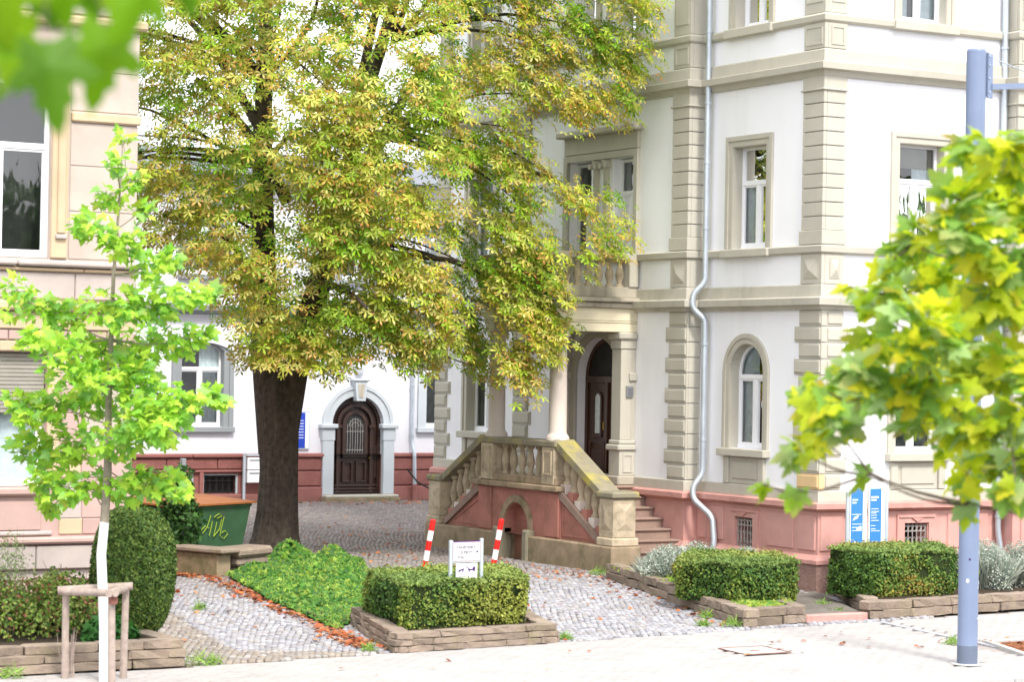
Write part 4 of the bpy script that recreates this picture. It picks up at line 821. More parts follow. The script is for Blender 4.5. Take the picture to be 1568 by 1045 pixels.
def lcourse(z0, z1, mt, h, lens, u0=4, gap=.005, ch=.012):
    u = u0
    while u < XE-.01:
        l = random.uniform(*lens); l = XE-u if XE-u-l < .3 else l
        mm = mt if isinstance(mt, str) else random.choice(mt)
        box(PG, u+gap, min(u+l, XE+h)-gap if u+l < XE-.01 else XE+h*.8, -.02, h, z0+gap, z1-gap, ch=ch).build('ashlar_block', M[mm], lb); u += l
lcourse(0, .60, 'Lpink', .10, (1.2, 1.6)); lcourse(.62, .76, 'Lgrey', .03, (1.2, 1.6)); lcourse(.77, 1.08, ['Lgrey', 'Lyellow', 'Lgrey'], .10, (.8, 1.3)); lcourse(1.10, 1.20, 'Lpink', .15, (1.2, 1.6), ch=.03)
lcourse(3.60, 3.74, 'Lyellow', .07, (1, 1.4)); lcourse(3.75, 3.88, 'Lpink', .04, (1., 1.4)); lcourse(3.89, 4.12, 'Lyellow', .05, (.9, 1.3)); lcourse(4.13, 4.27, 'Lyellow', .14, (1.2, 1.6), ch=.03); lcourse(4.29, 4.64, 'Lgrey', .03, (1.2, 1.7))
lcourse(4.65, 4.70, 'Lyellow', .08, (1.2, 1.7)); lcourse(4.71, 4.80, 'Lgrey', .15, (1.2, 1.7), ch=.025)
for z0, z1, mt, h in ((1.22, 1.42, 'Lyellow', .02), (1.43, 1.95, 'Lgrey', .012), (1.96, 2.35, 'Lyellow', .015), (2.36, 2.8, 'Lpink', .012), (2.81, 3.2, 'Lpink', .015), (3.21, 3.58, 'Lstone', .012)):
    um = 11.0+random.uniform(-.05, .15); box(PG, 10.78, um-.004, -.02, h, z0, z1, ch=.008).build('ashlar_block', M[mt], lb); box(PG, um+.004, XE+.01, -.02, h+.002, z0, z1, ch=.008).build('ashlar_block', M['Lpink' if mt != 'Lpink' else 'Lstone'], lb)
for z0, z1 in ((4.83, 5.45), (5.46, 6.05), (6.06, 6.62)): box(PG, 10.84, XE+.01, -.02, .012, z0, z1-.004, ch=.004).build('ashlar_block', M['Lstone'], lb)
box(PG, 10.84, XE+.04, -.02, .06, 6.63, 6.76, ch=.02).build('band', M['Lyellow'], lb)
for z0, z1 in ((6.78, 7.3), (7.31, 7.85)): box(PG, 10.84, XE+.01, -.02, .012, z0, z1-.004, ch=.004).build('ashlar_block', M['Lstone'], lb)
lcourse(7.88, 8.02, 'Lyellow', .12, (1.1, 1.5), ch=.03); lcourse(8.04, 8.4, 'Lgrey', .03, (1.1, 1.5)); lcourse(10.6, 11., 'Lyellow', .4, (1.1, 1.5), ch=.05)
# ------------------------------------------------------------------ raised beds with stone edging
def stone_mesh():
    b = bmesh.new(); bmesh.ops.create_cube(b, size=1); bmesh.ops.subdivide_edges(b, edges=[e for e in b.edges if abs(e.verts[0].co.x-e.verts[1].co.x) > .5], cuts=2)
    bmesh.ops.bevel(b, geom=[e for e in b.edges if e.calc_face_angle(0) > 1], offset=.06, segments=1, affect='EDGES', clamp_overlap=True)
    for v in b.verts: v.co += Vector((random.uniform(-.012, .012), random.uniform(-.07, .07), random.uniform(-.05, .05)))
    me = bpy.data.meshes.new('stone'); b.to_mesh(me); b.free(); me.materials.append(M['bed']); return me
STONES = [stone_mesh() for _ in range(8)]
def bedwall(root, pts, z0, courses, hs, t=.22, lens=(.45, .85), base=None):
    for c in range(courses):
        zc = z0+hs*(c+.5); inset = (courses-1-c)*-.025 if False else -(courses-1-c)*.02
        for (x0, y0), (x1, y1) in zip(pts[:-1], pts[1:]):
            d = Vector((x1-x0, y1-y0)); L_ = d.length; d.normalize(); nr = Vector((-d.y, d.x)); a = math.atan2(d.y, d.x); u = -.03 if c % 2 else .02
            while u < L_-.02:
                l = random.uniform(*lens); l = L_-u if L_-u-l < .25 else l
                um = u+l/2; q = Vector((x0, y0))+d*um+nr*(t/2+inset); base_z = gz(0, q.y) if base is None else base
                inst(random.choice(STONES), 'stone', root, TRS((q.x, q.y, zc+base_z), a, (l-.012, t, hs-.006))); u += l
def soil(poly, z, root): 
    MB().add([(x, y, z+gz(x, y)) for x, y in poly], [tuple(range(len(poly)))]).build('soil', M['soil'], root)
bedA = thing('planter_bed', 'low stone-edged bed in the middle of the cobbled entrance, around the fire access sign', 'planter', (15.2, 27.2, 0)); bedwall(bedA, [BOXA[3], BOXA[0], BOXA[1], BOXA[2]], 0, 3, .08); soil([(14.5, 28.7), (13.75, 26.1), (15.95, 26.35), (16.8, 28.8)], .19, bedA)
bedB = thing('planter_bed', 'stone-edged bed running back to the stairs, with ivy and silvery shrubs', 'planter', (20.5, 29, 0)); bedwall(bedB, [(20.75, 32.4), (19.40, 26.76), (20.55, 26.92), (21.35, 28.9)], 0, 2, .125, lens=(.5, 1.1)); soil([(20.85, 32.3), (19.55, 26.9), (20.45, 27.05), (21.3, 28.9), (23.1, 31.2), (23.0, 32.8)], .2, bedB)
bedC = thing('planter_bed', 'stone-edged bed under the street windows, holding the hedge by the blue sign', 'planter', (24, 28, 0)); bedwall(bedC, [(23.35, 29.9), (21.75, 26.98), (27.6, 27.5)], 0, 2, .125, lens=(.6, 1.1)); soil([(23.4, 29.95), (21.95, 27.15), (27.6, 27.6), (27.6, 29.9)], .21, bedC)
bedD = thing('planter_bed', 'yellowish stone-edged bed at the left below the shrubs and clipped yew', 'planter', (9, 27, 0)); bedwall(bedD, [(6, 25.72), (10.75, 25.75)], 0, 3, .105, lens=(.5, 1.0)); bedwall(bedD, [(10.75, 25.75), (10.78, 29.9)], 0, 3, .105); soil([(6, 25.9), (10.65, 25.9), (10.65, 30), (6, 30)], .27, bedD)
stp = box(W3, 20.62, 21.72, 26.98, 27.12, -.1, .10, ch=.015).build('path_kerb', M['pinkledge']); stp['kind'] = 'structure'
pth = MB().add([(20.62, 27.12, .085), (21.72, 27.12, .085), (23.1, 30., .09), (22.2, 30.4, .09), (21.35, 28.9, .085)], [(0, 1, 2, 3, 4)]).build('side_path', M['sand'], kind='structure')
# tree pit at right
tp = MB().add([(20.85, 22.8, .004), (28, 22.8, .004), (28, 24.0, .004), (21.4, 24.0, .004)], [(0, 1, 2, 3)]).build('tree_pit', M['mulch'], kind='structure')
for (x0, y0, x1, y1) in ((20.80, 22.7, 21.35, 24.05), (21.4, 24.06, 24.4, 24.06)):
    L_ = math.hypot(x1-x0, y1-y0); k = max(1, int(L_/.7))
    for i in range(k): inst(box(W3, -L_/k/2+.005, L_/k/2-.005, -.04, .04, -.05, .035, ch=.008).mesh('pit_kerb', M['kerb']), 'pit_kerb', tp, TRS((x0+(x1-x0)*(i+.5)/k, y0+(y1-y0)*(i+.5)/k, 0), math.atan2(y1-y0, x1-x0)))
# ------------------------------------------------------------------ hedges
def hedge(label, poly, z0, z1, cols, nleaf, size=.045, wts=None, seed=3):
    cx = sum(p[0] for p in poly)/len(poly); cy = sum(p[1] for p in poly)/len(poly)
    root = thing('clipped_hedge', label, 'hedge', (cx, cy, z0), 'clipped box hedges in the front beds')
    rg = np.random.default_rng(seed); nv = len(poly); P = np.array(poly)
    core = MB(); q = [(cx+(x-cx)*.93, cy+(y-cy)*.93) for x, y in poly]
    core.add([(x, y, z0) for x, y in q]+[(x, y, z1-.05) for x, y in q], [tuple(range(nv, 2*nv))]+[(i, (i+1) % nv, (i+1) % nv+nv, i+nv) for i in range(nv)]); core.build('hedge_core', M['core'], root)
    per = [math.dist(poly[i], poly[(i+1) % nv]) for i in range(nv)]; H = z1-z0
    x0, y0 = P.min(0); x1, y1 = P.max(0)
    area_s = sum(per)*H; area_t = (x1-x0)*(y1-y0)*.7; nt_ = int(nleaf*area_t/(area_s+area_t)); ns_ = nleaf-nt_
    loc = []; nor = []
    e = rg.choice(nv, ns_, p=np.array(per)/sum(per)); t_ = rg.random(ns_); zz = z0+H*rg.random(ns_)
    A = P[e]; B = P[(e+1) % nv]; pos = A+(B-A)*t_[:, None]; d = (B-A); nn = np.stack([d[:, 1], -d[:, 0]], 1)/np.linalg.norm(d, axis=1, keepdims=True)
    ctr = np.array([cx, cy]); nn *= np.sign(((pos-ctr)*nn).sum(1))[:, None]
    bump = .035*np.sin(pos[:, 0]*9+zz*7)*np.sin(pos[:, 1]*8-zz*9)+.05*np.sin(pos[:, 0]*3.1+1)*np.sin(pos[:, 1]*2.7+zz*3)
    inset = -.10*np.clip((zz-(z1-.10))/.10, 0, 1)**2-.05*np.clip(((z0+.12)-zz)/.12, 0, 1)
    # rounded vertical corners
    edge = np.minimum(t_, 1-t_)*np.array(per)[e]; inset -= .06*np.clip(1-edge/.15, 0, 1)**2
    off = bump+inset+rg.normal(0, .018, ns_)+(rg.random(ns_) < .05)*rg.uniform(0, .07, ns_)-.02
    loc.append(np.column_stack([pos+nn*off[:, None], zz])); nor.append(np.column_stack([nn, rg.uniform(.1, .9, ns_)]))
    xs = rg.uniform(x0, x1, nt_*3); ys_ = rg.uniform(y0, y1, nt_*3); k = inbox(xs, ys_, poly); xs = xs[k][:nt_]; ys_ = ys_[k][:nt_]
    zt = z1-.02+.025*np.sin(xs*8)*np.sin(ys_*7)+rg.normal(0, .012, len(xs))+(rg.random(len(xs)) < .08)*rg.uniform(0, .07, len(xs)); loc.append(np.column_stack([xs, ys_, zt])); nor.append(np.tile([0, 0, 1.], (len(xs), 1)))
    loc = np.vstack(loc); nor = np.vstack(nor); n = len(loc)
    gap = (np.sin(loc[:, 0]*4.3+seed)*np.sin(loc[:, 1]*3.7+loc[:, 2]*5) > .93) & (loc[:, 2] < z1-.15); loc, nor = loc[~gap], nor[~gap]; n = len(loc)
    Rm = rots(n, nor, .75, rg)
    Cc = np.array(cols); ph = np.sin(loc[:, 0]*2.3+seed)+np.sin(loc[:, 1]*2.9+loc[:, 2]*2+seed*2); idx = np.clip(((ph+2)/4*len(Cc)+rg.normal(0, .7, n)).astype(int), 0, len(Cc)-1)
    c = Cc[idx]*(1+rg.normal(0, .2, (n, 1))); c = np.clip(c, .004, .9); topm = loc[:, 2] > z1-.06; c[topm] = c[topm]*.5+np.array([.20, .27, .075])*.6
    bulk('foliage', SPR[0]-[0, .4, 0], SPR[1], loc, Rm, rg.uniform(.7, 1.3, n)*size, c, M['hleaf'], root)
    return root
G1, G2, G3, G4, G5 = (.10, .19, .03), (.17, .23, .04), (.26, .29, .05), (.32, .24, .05), (.07, .15, .035)
hedge('yellow-green clipped hedge in the middle bed with the white fire access sign', [(14.0, 26.55), (16.0, 26.78), (16.72, 28.75), (14.42, 28.45)], .2, .80, [G5, G1, G2, G3, G3], 26000, seed=3)
hedge('two-tone clipped hedge between the stairs and the path, with yellowing upper edge', [(19.62, 28.8), (19.92, 27.72), (21.12, 27.78), (21.9, 29.3), (20.95, 30.3)], .2, .78, [G5, G1, G2, G3, G4], 24000, seed=8)
hedge('dark green clipped hedge in front of the blue information sign', [(22.32, 28.75), (22.32, 27.66), (23.9, 27.62), (24.6, 28.9), (23.3, 29.35)], .2, .90, [G1, G5, G1, G2, G4], 26000, seed=5)
# clipped yew column
def blobplant(name, label, cat, c, rx, rz, z0, cols, n, size, mt='hleaf', tmpl=SPR, power=2.6, core=.9, group=None, tilt=.7, seed=1, rough=.05, up=.2, trunk=True):
    root = thing(name, label, cat, (c[0], c[1], z0), group); rg = np.random.default_rng(seed)
    th = rg.uniform(0, 2*PI, n); t_ = rg.uniform(0, 1, n)**.9; h = t_*rz
    prof = lambda t: (1-np.abs(2*t-1)**power)**.42*(1-.0*t)
    r = rx*np.maximum(prof(np.clip(t_*.93+.05, 0, 1)), .05)*(1+rough*np.sin(th*5+h*3)+rg.normal(0, rough*.6, n))
    loc = np.column_stack([c[0]+r*np.cos(th), c[1]+r*np.sin(th), z0+h]); nor = np.column_stack([np.cos(th), np.sin(th), up+(t_-.4)*1.2])
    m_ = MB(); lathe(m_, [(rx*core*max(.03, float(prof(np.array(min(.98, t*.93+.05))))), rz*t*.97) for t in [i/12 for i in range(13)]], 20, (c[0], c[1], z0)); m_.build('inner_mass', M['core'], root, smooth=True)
    if trunk: tube(MB(), [(c[0], c[1], z0-.25), (c[0], c[1], z0+.3)], .05, 8).build('trunk', M['bark'], root)
    bulk('foliage', tmpl[0]-[0, .4, 0], tmpl[1], loc, rots(n, nor, tilt, rg), rg.uniform(.7, 1.3, n)*size, np.clip(mixcol(n, cols, .2), 0, 1), M[mt], root); return root
blobplant('clipped_yew', 'tall rounded clipped yew column beside the young tree at the left', 'yew', (10.68, 27.2), .49, 1.50, .24, [(.06, .12, .02), (.10, .17, .03), (.15, .21, .045), (.05, .10, .02)], 26000, .05, power=2.5, seed=4, rough=.03)
# ------------------------------------------------------------------ loose shrubs and ground plants
def clump(root, name, c, r, h, n, cols, size, tmpl, mt='hleaf', seed=0, drop=.5, flat=False, kind=None):
    rg = np.random.default_rng(seed); a = rg.uniform(0, 2*PI, n); q = np.sqrt(rg.random(n)); z = rg.random(n)**.6*h*(1-.55*q**2)
    lump = 1+.25*np.sin(a*3+seed)+.15*np.sin(a*7+z*9)
    loc = np.column_stack([c[0]+r[0]*q*np.cos(a)*lump, c[1]+r[1]*q*np.sin(a)*lump, c[2]+z]); nor = np.column_stack([np.cos(a)*q, np.sin(a)*q, np.full(n, .8)])
    return bulk(name, tmpl[0], tmpl[1], loc, rots(n, nor, drop, rg), rg.uniform(.6, 1.3, n)*size, mixcol(n, cols, .18), M[mt], root, kind=kind)
def stems(root, c, r, h, k, mt='twig', seed=0, rad=.006):
    rg = random.Random(seed); m_ = MB()
    for i in range(k):
        a = rg.uniform(0, 2*PI); q = rg.random(); x, y = c[0]+.2*r*math.cos(a), c[1]+.2*r*math.sin(a); tube(m_, [(x, y, c[2]), (c[0]+r*q*.7*math.cos(a), c[1]+r*q*.7*math.sin(a), c[2]+h*.5), (c[0]+r*q*math.cos(a+.3), c[1]+r*q*math.sin(a+.3), c[2]+h*rg.uniform(.7, 1.05))], [rad, rad*.8, rad*.4], 5)
    return m_.build('stems', M[mt], root)
SH = [(.16, .26, .04), (.24, .34, .06), (.09, .17, .03), (.32, .36, .10), (.30, .13, .07)]
for i, (x, y, r, h, lab) in enumerate([(8.75, 27.2, .75, .85, 'sprawling mixed green shrub at the far left of the left bed'), (9.75, 27.3, .65, .78, 'light green shrub between the far left shrub and the young tree stakes'), (9.95, 27.9, .5, .6, 'low green shrub with reddish leaves at the foot of the clipped yew')]):
    s_ = thing('garden_shrub', lab, 'shrub', (x, y, .27), 'shrubs in the left bed'); clump(s_, 'foliage', (x, y, .25), (r, r), h, 5200, SH[i:]+SH[:2], .055, SPR, seed=30+i, drop=.8); stems(s_, (x, y, .25), r, h*1.05, 16, seed=i)
s_ = thing('tall_weed', 'feathery grey-green weed rising above the shrubs at the left edge', 'weed', (9.1, 27.0, .27)); clump(s_, 'foliage', (9.1, 27.0, .8), (.22, .22), .75, 900, [(.25, .32, .14), (.2, .3, .1)], .03, SPR, seed=77); stems(s_, (9.1, 27, .27), .2, 1.25, 8, 'ybark', 5, .004)
s_ = thing('leafy_fern', 'dark leafy plant at the foot of the shrubs behind the tree stakes', 'fern', (10.0, 26.25, .27)); clump(s_, 'foliage', (10.05, 26.35, .27), (.3, .2), .28, 400, [(.03, .12, .02), (.05, .17, .03)], .11, MAP, seed=78)
LAV = [(.36, .42, .36), (.46, .50, .44), (.28, .34, .27), (.40, .42, .34)]
for i, (x, y, r, h, lab) in enumerate([(20.95, 30.9, .55, .62, 'silvery lavender bush in front of the stair foot'), (21.75, 31.3, .5, .62, 'silvery lavender bush behind the two-tone hedge, under the small grated window'), (22.4, 30.9, .42, .55, 'silvery lavender bush by the foot of the zinc downpipe'), (25.1, 28.4, .5, .8, 'grey-green bush behind the blue-grey pole'), (26.0, 28.5, .55, .75, 'grey-green bush at the right edge under the pink plinth')]):
    s_ = thing('lavender_bush', lab, 'bush', (x, y, .2), 'silvery bushes in the front beds'); rg = np.random.default_rng(50+i); n = 1500
    a = rg.uniform(0, 2*PI, n); q = rg.random(n)**.6; loc = np.column_stack([x+r*.75*q*np.cos(a), y+r*.75*q*np.sin(a), .2+rg.random(n)*h*.45*(1-.4*q)])
    d = np.column_stack([np.cos(a)*q*.7, np.sin(a)*q*.7, np.full(n, 1.)])+rg.normal(0, .2, (n, 3)); Rm = dirrots(d, rg.normal(0, 1, (n, 3)))
    bulk('foliage', BLA[0]*[1.1, 1, 1], BLA[1], loc, Rm, rg.uniform(.4, 1.0, n)*h*.62, mixcol(n, LAV, .1), M['hleaf'], s_)
    clump(s_, 'foliage', (x, y, .2), (r*.95, r*.95), h*1.0, 6000, LAV, .035, SPR, seed=60+i, drop=.9)
def groundcover(name, poly, n, size, cols, z0, h, tmpl, mt='leaf', seed=0, kind='stuff', parent=None):
    rg = np.random.default_rng(seed); P = np.array(poly); a, b = P.min(0), P.max(0); x = rg.uniform(a[0], b[0], n*3); y = rg.uniform(a[1], b[1], n*3); k = inbox(x, y, poly); x, y = x[k][:n], y[k][:n]; n = len(x)
    ed = np.min([np.abs((x-x1)*(y2-y1)-(y-y1)*(x2-x1))/math.hypot(x2-x1, y2-y1) for (x1, y1), (x2, y2) in zip(poly, poly[1:]+poly[:1])], axis=0)
    hh = h*np.clip(ed/.45, .15, 1)*(.45+.3*np.sin(x*2.1+y*1.3)+.25*np.sin(x*5-y*4)); z = gzn(x, y)+z0+np.maximum(hh, .02)*rg.uniform(.5, 1, n)
    c = mixcol(n, cols, .18); return bulk(name, tmpl[0]-[0, .3, 0], tmpl[1], np.column_stack([x, y, z]), rots(n, np.tile([-.2, -.55, 1.], (n, 1)), .42, rg), rg.uniform(.7, 1.3, n)*size, c, M[mt], parent, kind=kind)
iv = groundcover('ivy_ground_cover', IVY, 19000, .10, [(.06, .19, .03), (.11, .28, .04), (.20, .38, .05), (.07, .20, .04), (.30, .42, .06)], .04, .36, MAP, seed=91); tag(iv, 'dense bright green ivy covering the bed between the cobbled lane and the yard', 'ivy')
m_ = MB(); m_.add([(x, y, gz(x, y)+.07) for x, y in IVY], [tuple(range(len(IVY)))]); m_.build('ivy_bed_soil', M['soil'], kind='structure')
g2 = groundcover('ivy_ground_cover', [(20.7, 32.2), (19.6, 27.0), (20.5, 27.1), (21.2, 28.2), (20.6, 28.9), (20.9, 31)], 1800, .085, [(.12, .28, .04), (.26, .40, .05), (.35, .42, .06)], .2, .12, MAP, seed=92); tag(g2, 'low ivy and yellow-green leaves spilling over the stone edge beside the stairs', 'ivy')
DL = [(.42, .10, .04), (.50, .17, .06), (.30, .09, .04), (.45, .22, .10)]
def litter(pts, n, w_, seed, size=.07, z=.012):
    rg = np.random.default_rng(seed); P = np.array(pts); seg = rg.integers(0, len(P)-1, n); t_ = rg.random(n)[:, None]; q = P[seg]*(1-t_)+P[seg+1]*t_+rg.normal(0, w_, (n, 2)); return q
q = np.vstack([litter([(14.2, 36.2), (14.75, 34.4), (14.2, 31.2), (13.8, 28.0), (13.5, 26.6)], 900, .12, 1), litter([(14.0, 37), (14.4, 35.6), (14.7, 34.8)], 220, .15, 2), litter([(18.8, 35.5), (19.3, 33), (20.4, 36)], 170, .7, 3), litter([(12.6, 29), (14, 33), (17, 31), (18.5, 29)], 190, 1.3, 4),
               litter([(21.0, 34), (20.2, 31), (19.2, 27)], 130, .2, 5), litter([(24, 51.8), (29, 51.8)], 160, .4, 6), litter([(19, 37), (21, 40), (22, 46)], 200, 1.6, 7), litter([(21.2, 27.3), (22, 28.4)], 90, .15, 8), litter([(11, 24.5), (21, 24.8)], 30, .8, 9), litter([(21.3, 23.6), (24, 23.3)], 160, .3, 10)])
q = q[~inbox(q[:, 0], q[:, 1], IVY) | (RNG.random(len(q)) < .3)]; q = q[~inbox(q[:, 0], q[:, 1], BOXA)]; n = len(q)
lt = bulk('fallen_leaves', MAP[0]-[0, .3, 0], MAP[1], np.column_stack([q, gzn(q[:, 0], q[:, 1])+.022+RNG.uniform(0, .015, n)]), rots(n, None, .22), RNG.uniform(.045, .095, n), mixcol(n, DL, .2), M['dead'], kind='stuff'); tag(lt, 'rust-brown fallen leaves along the lane edge and scattered over the cobbles', 'fallen leaves')
WE = [(.20, .36, .05), (.28, .42, .08), (.15, .28, .05)]
WL = ['bright grass tuft at the right end of the left bed wall', 'small grass tuft just right of the left bed wall end', 'green weed at the front corner of the bed by the stairs', 'small weed on the cobbles beside the bed by the stairs', 'tiny weed at the front right corner of the middle bed', 'tiny weed at the front left corner of the middle bed', 'weed on the side path by the right bed', 'green weed at the foot of the left bed wall, left of the stakes', 'weed hanging over the left stone edge of the bed by the stairs', 'weed at the inner corner of the right bed', 'weed at the foot of the stair base', 'weed growing between the cobbles of the left lane', 'weed at the corner of the tree pit']
for i, (x, y, s) in enumerate([(10.95, 25.75, .16), (11.15, 25.8, .10), (19.25, 26.85, .15), (18.95, 27.1, .08), (16.3, 26.4, .09), (13.4, 26.3, .09), (21.6, 27.5, .12), (8.6, 25.5, .16), (19.55, 27.9, .12), (22.0, 28.4, .12), (20.9, 32.9, .14), (13.0, 30.6, .08), (20.8, 24.1, .1)]):
    wd = clump(None, 'grass_tuft', (x, y, gz(x, y)), (s, s*.7), s*.8, 130, WE, .11, BLA, seed=200+i, drop=.6); tag(wd, WL[i], 'weed', 'weed tufts along the paving edges')
wd = thing('dry_weed', 'thin dry yellow weed standing between the tree stakes and the left bed', 'weed', (9.2, 25.3, 0)); stems(wd, (9.25, 25.35, 0), .22, .55, 14, 'stake', 9, .005)
# ------------------------------------------------------------------ low rubble wall and ivy post by the skip
lw = thing('rubble_wall', 'low mossy rubble stone wall with flat coping beside the green skip', 'wall', (14.8, 35.4, .16))
def wpoly(p0, p1, t, z0, z1, mt, name, ch=.02):
    d = Vector(p1)-Vector(p0); L_ = d.length; a = math.atan2(d.y, d.x); return inst(box(W3, 0, L_, -t/2, t/2, z0, z1, ch=ch).mesh(name, M[mt]), name, lw, TRS((p0[0], p0[1], 0), a))
wpoly((14.3, 36.5), (15.1, 34.6), .3, 0, .52, 'moss', 'wall_body'); wpoly((14.28, 36.55), (14.72, 35.52), .42, .525, .60, 'bed', 'coping_slab'); wpoly((14.725, 35.51), (15.16, 34.48), .42, .53, .605, 'bed', 'coping_slab')
wpoly((15.3, 34.85), (16.0, 35.25), .45, 0, .30, 'bed', 'stone', .05); wpoly((15.25, 34.83), (15.95, 35.22), .45, .305, .44, 'bed', 'stone', .05); wpoly((15.22, 34.78), (16.0, 35.23), .52, .445, .60, 'bed', 'coping_slab', .05)
# skip
sk = thing('green_skip', 'green metal waste skip with orange lid and yellow-green graffiti, left of the big trunk', 'skip', (16.3, 38.6, .16))
kx, ky, ka = 15.34, 37.46, math.radians(27)
def K(x, y, z): c, s = math.cos(ka), math.sin(ka); return (kx+x*c-y*s, ky+x*s+y*c, z)
b_ = MB(); lo, hi = .05, 0.; zb, zt = .2, 1.04
vs = [K(.14, .05, zb), K(1.95, .05, zb), K(1.95, 1.2, zb), K(.14, 1.2, zb), K(0, -.05, zt), K(2.08, -.05, zt), K(2.08, 1.3, zt), K(0, 1.3, zt)]
b_.add(vs, [(0, 1, 2, 3), (0, 1, 5, 4), (1, 2, 6, 5), (2, 3, 7, 6), (3, 0, 4, 7)]); b_.build('body', M['bingreen'], sk)
rm = MB()
for a, b in (((0, -.05), (2.08, -.05)), ((2.08, -.05), (2.08, 1.3)), ((0, 1.3), (2.08, 1.3)), ((0, -.05), (0, 1.3))): tube(rm, [K(*a, zt), K(*b, zt)], .03, 6)
rm.build('rim', M['bingreen'], sk)
b_ = MB(); b_.add([K(-.05, -.12, zt+.03), K(2.15, -.12, zt+.03), K(2.15, 1.38, zt+.10), K(-.05, 1.38, zt+.10), K(-.05, -.12, zt+.06), K(2.15, -.12, zt+.06), K(2.15, 1.38, zt+.13), K(-.05, 1.38, zt+.13), K(.35, .75, zt+.17), K(1.75, .75, zt+.17)], [(0, 1, 2, 3), (0, 1, 5, 4), (1, 2, 6, 5), (2, 3, 7, 6), (3, 0, 4, 7), (4, 5, 9, 8), (5, 6, 9), (6, 7, 8, 9), (7, 4, 8)]); b_.build('lid', M['binorange'], sk)
gr = MB(); F0 = lambda u, v: K(.75+u*1.5, .05-.1*(v/.84), .2+v)
def gs(pts): tube(gr, [Vector(F0(u, v))+Vector(K(0, -.03, 0))-Vector(K(0, 0, 0)) for u, v in pts], .008, 5)
for s_ in ([(.16, .70), (.12, .50), (.05, .40), (.02, .46), (.08, .52), (.16, .48)], [(.22, .66), (.30, .72), (.36, .68), (.28, .64)], [(.20, .60), (.18, .42), (.17, .35)], [(.28, .58), (.26, .40), (.25, .33)], [(.25, .33), (.34, .45), (.36, .62)], [(.40, .66), (.37, .45), (.36, .34), (.44, .28), (.50, .36), (.44, .42), (.38, .38)]): gs(s_)
gr.build('graffiti', M['graf'], sk)
PXX, PYY = 14.95, 35.98
fp = thing('ivy_clad_post', 'dark ivy-clad fence post between the yew and the green skip', 'post', (PXX, PYY, .16)); box(W3, PXX-.04, PXX+.04, PYY-.04, PYY+.04, .1, 1.95, ch=.008).build('post', M['plate'], fp)
clump(fp, 'foliage', (PXX-.05, PYY-.05, .16), (.32, .3), 1.75, 1700, [(.03, .08, .02), (.05, .13, .03), (.08, .18, .04)], .09, MAP, seed=120, mt='leaf', drop=.8); clump(fp, 'foliage', (PXX-.5, PYY+.3, 1.35), (.6, .3), .42, 900, [(.16, .08, .03), (.10, .12, .03)], .08, MAP, seed=121, mt='leaf', drop=.8)
# ------------------------------------------------------------------ fire access sign
def text_obj(s, size, P, u, n, z, mt, parent, align='LEFT', name='lettering', spacing=1.0):
    cu = bpy.data.curves.new(name, 'FONT'); cu.body = s; cu.size = size; cu.extrude = .0008; cu.offset = .0014; cu.align_x = align; cu.space_character = spacing; t = bpy.data.objects.new(name, cu); COL.objects.link(t); bpy.context.view_layer.update()
    me = bpy.data.meshes.new_from_object(t.evaluated_get(bpy.context.evaluated_depsgraph_get())); COL.objects.unlink(t); bpy.data.objects.remove(t)
    for v in me.vertices: v.co = Vector(P(u+v.co.x, n+.001+v.co.z, z+v.co.y))
    me.materials.clear(); me.materials.append(M[mt]); o = bpy.data.objects.new(name, me); link(o, parent); return o
sg = thing('fire_access_sign', 'white sign reading Feuerwehrzufahrt frei on two grey posts in the middle hedge', 'sign', (15.12, 26.95, .2)); ax = math.radians(-4)
def PS(u, n, z): return (15.12+(u)*math.cos(-ax)+n*math.sin(-ax)*0, 26.95+u*math.sin(-ax)-n, z)
for s in (-1, 1): box(PS, s*.236-.022, s*.236+.022, -.02, .02, .1, 1.285+s*.008, ch=.004).build('post', M['signpost'], sg)
for z in (.995, .755, 1.255): box(PS, -.215, .215, -.012, .012, z-.008, z+.008, ch=.002).build('crossbar', M['signpost'], sg)
pn = box(PS, -.205, .205, .012, .02, 1.01, 1.265, ch=0).build('upper_panel', M['signwhite'], sg)
ring(MB(), PS, [(-.200, 1.015), (-.200, 1.245), (.200, 1.245), (.200, 1.015), (-.200, 1.015)], [(-.193, 1.022), (-.193, 1.238), (.193, 1.238), (.193, 1.022), (-.193, 1.022)], .019, .0215).build('red_border', M['signred'], pn)
box(PS, -.205, .205, .019, .023, 1.252, 1.266, ch=0).build('purple_edge', M['inkpurple'], pn)
text_obj('Feuerwehr-', .068, PS, -.155, .0205, 1.168, 'ink', pn); text_obj('zufahrt', .068, PS, -.10, .0205, 1.102, 'ink', pn); text_obj('frei', .068, PS, -.135, .0205, 1.038, 'ink', pn)
prism(MB(), PS, [(.135, 1.118), (.155, 1.118), (.155, 1.105), (.180, 1.125), (.155, 1.145), (.155, 1.132), (.135, 1.132)], .0205, .0225).build('arrow', M['inkpurple'], pn)
pn = box(PS, -.16, .165, .012, .02, .765, .975, ch=0).build('lower_panel', M['signwhite'], sg)
pc = MB(); prism(pc, PS, [(-.13, .870), (-.12, .895), (-.04, .915), (-.03, .900), (-.10, .877)], .0205, .022); prism(pc, PS, [(.02, .885), (.13, .885), (.135, .93), (.105, .935), (.09, .905), (.05, .905), (-.01, .95), (-.015, .943), (.03, .90)], .0205, .022)
for u in (-.115, -.055, .04, .115): prism(pc, PS, [(u+.012*math.cos(a), .878+.012*math.sin(a)) for a in [2*PI*k/8 for k in range(8)]], .0205, .0225)
pc.build('tow_pictogram', M['inkpurple'], pn)
for k, (a, b) in enumerate(((-.13, .135), (-.12, .13))): box(PS, a, b, .0195, .021, .835-k*.028, .840-k*.028, ch=0).build('text_line', M['ink'], pn)
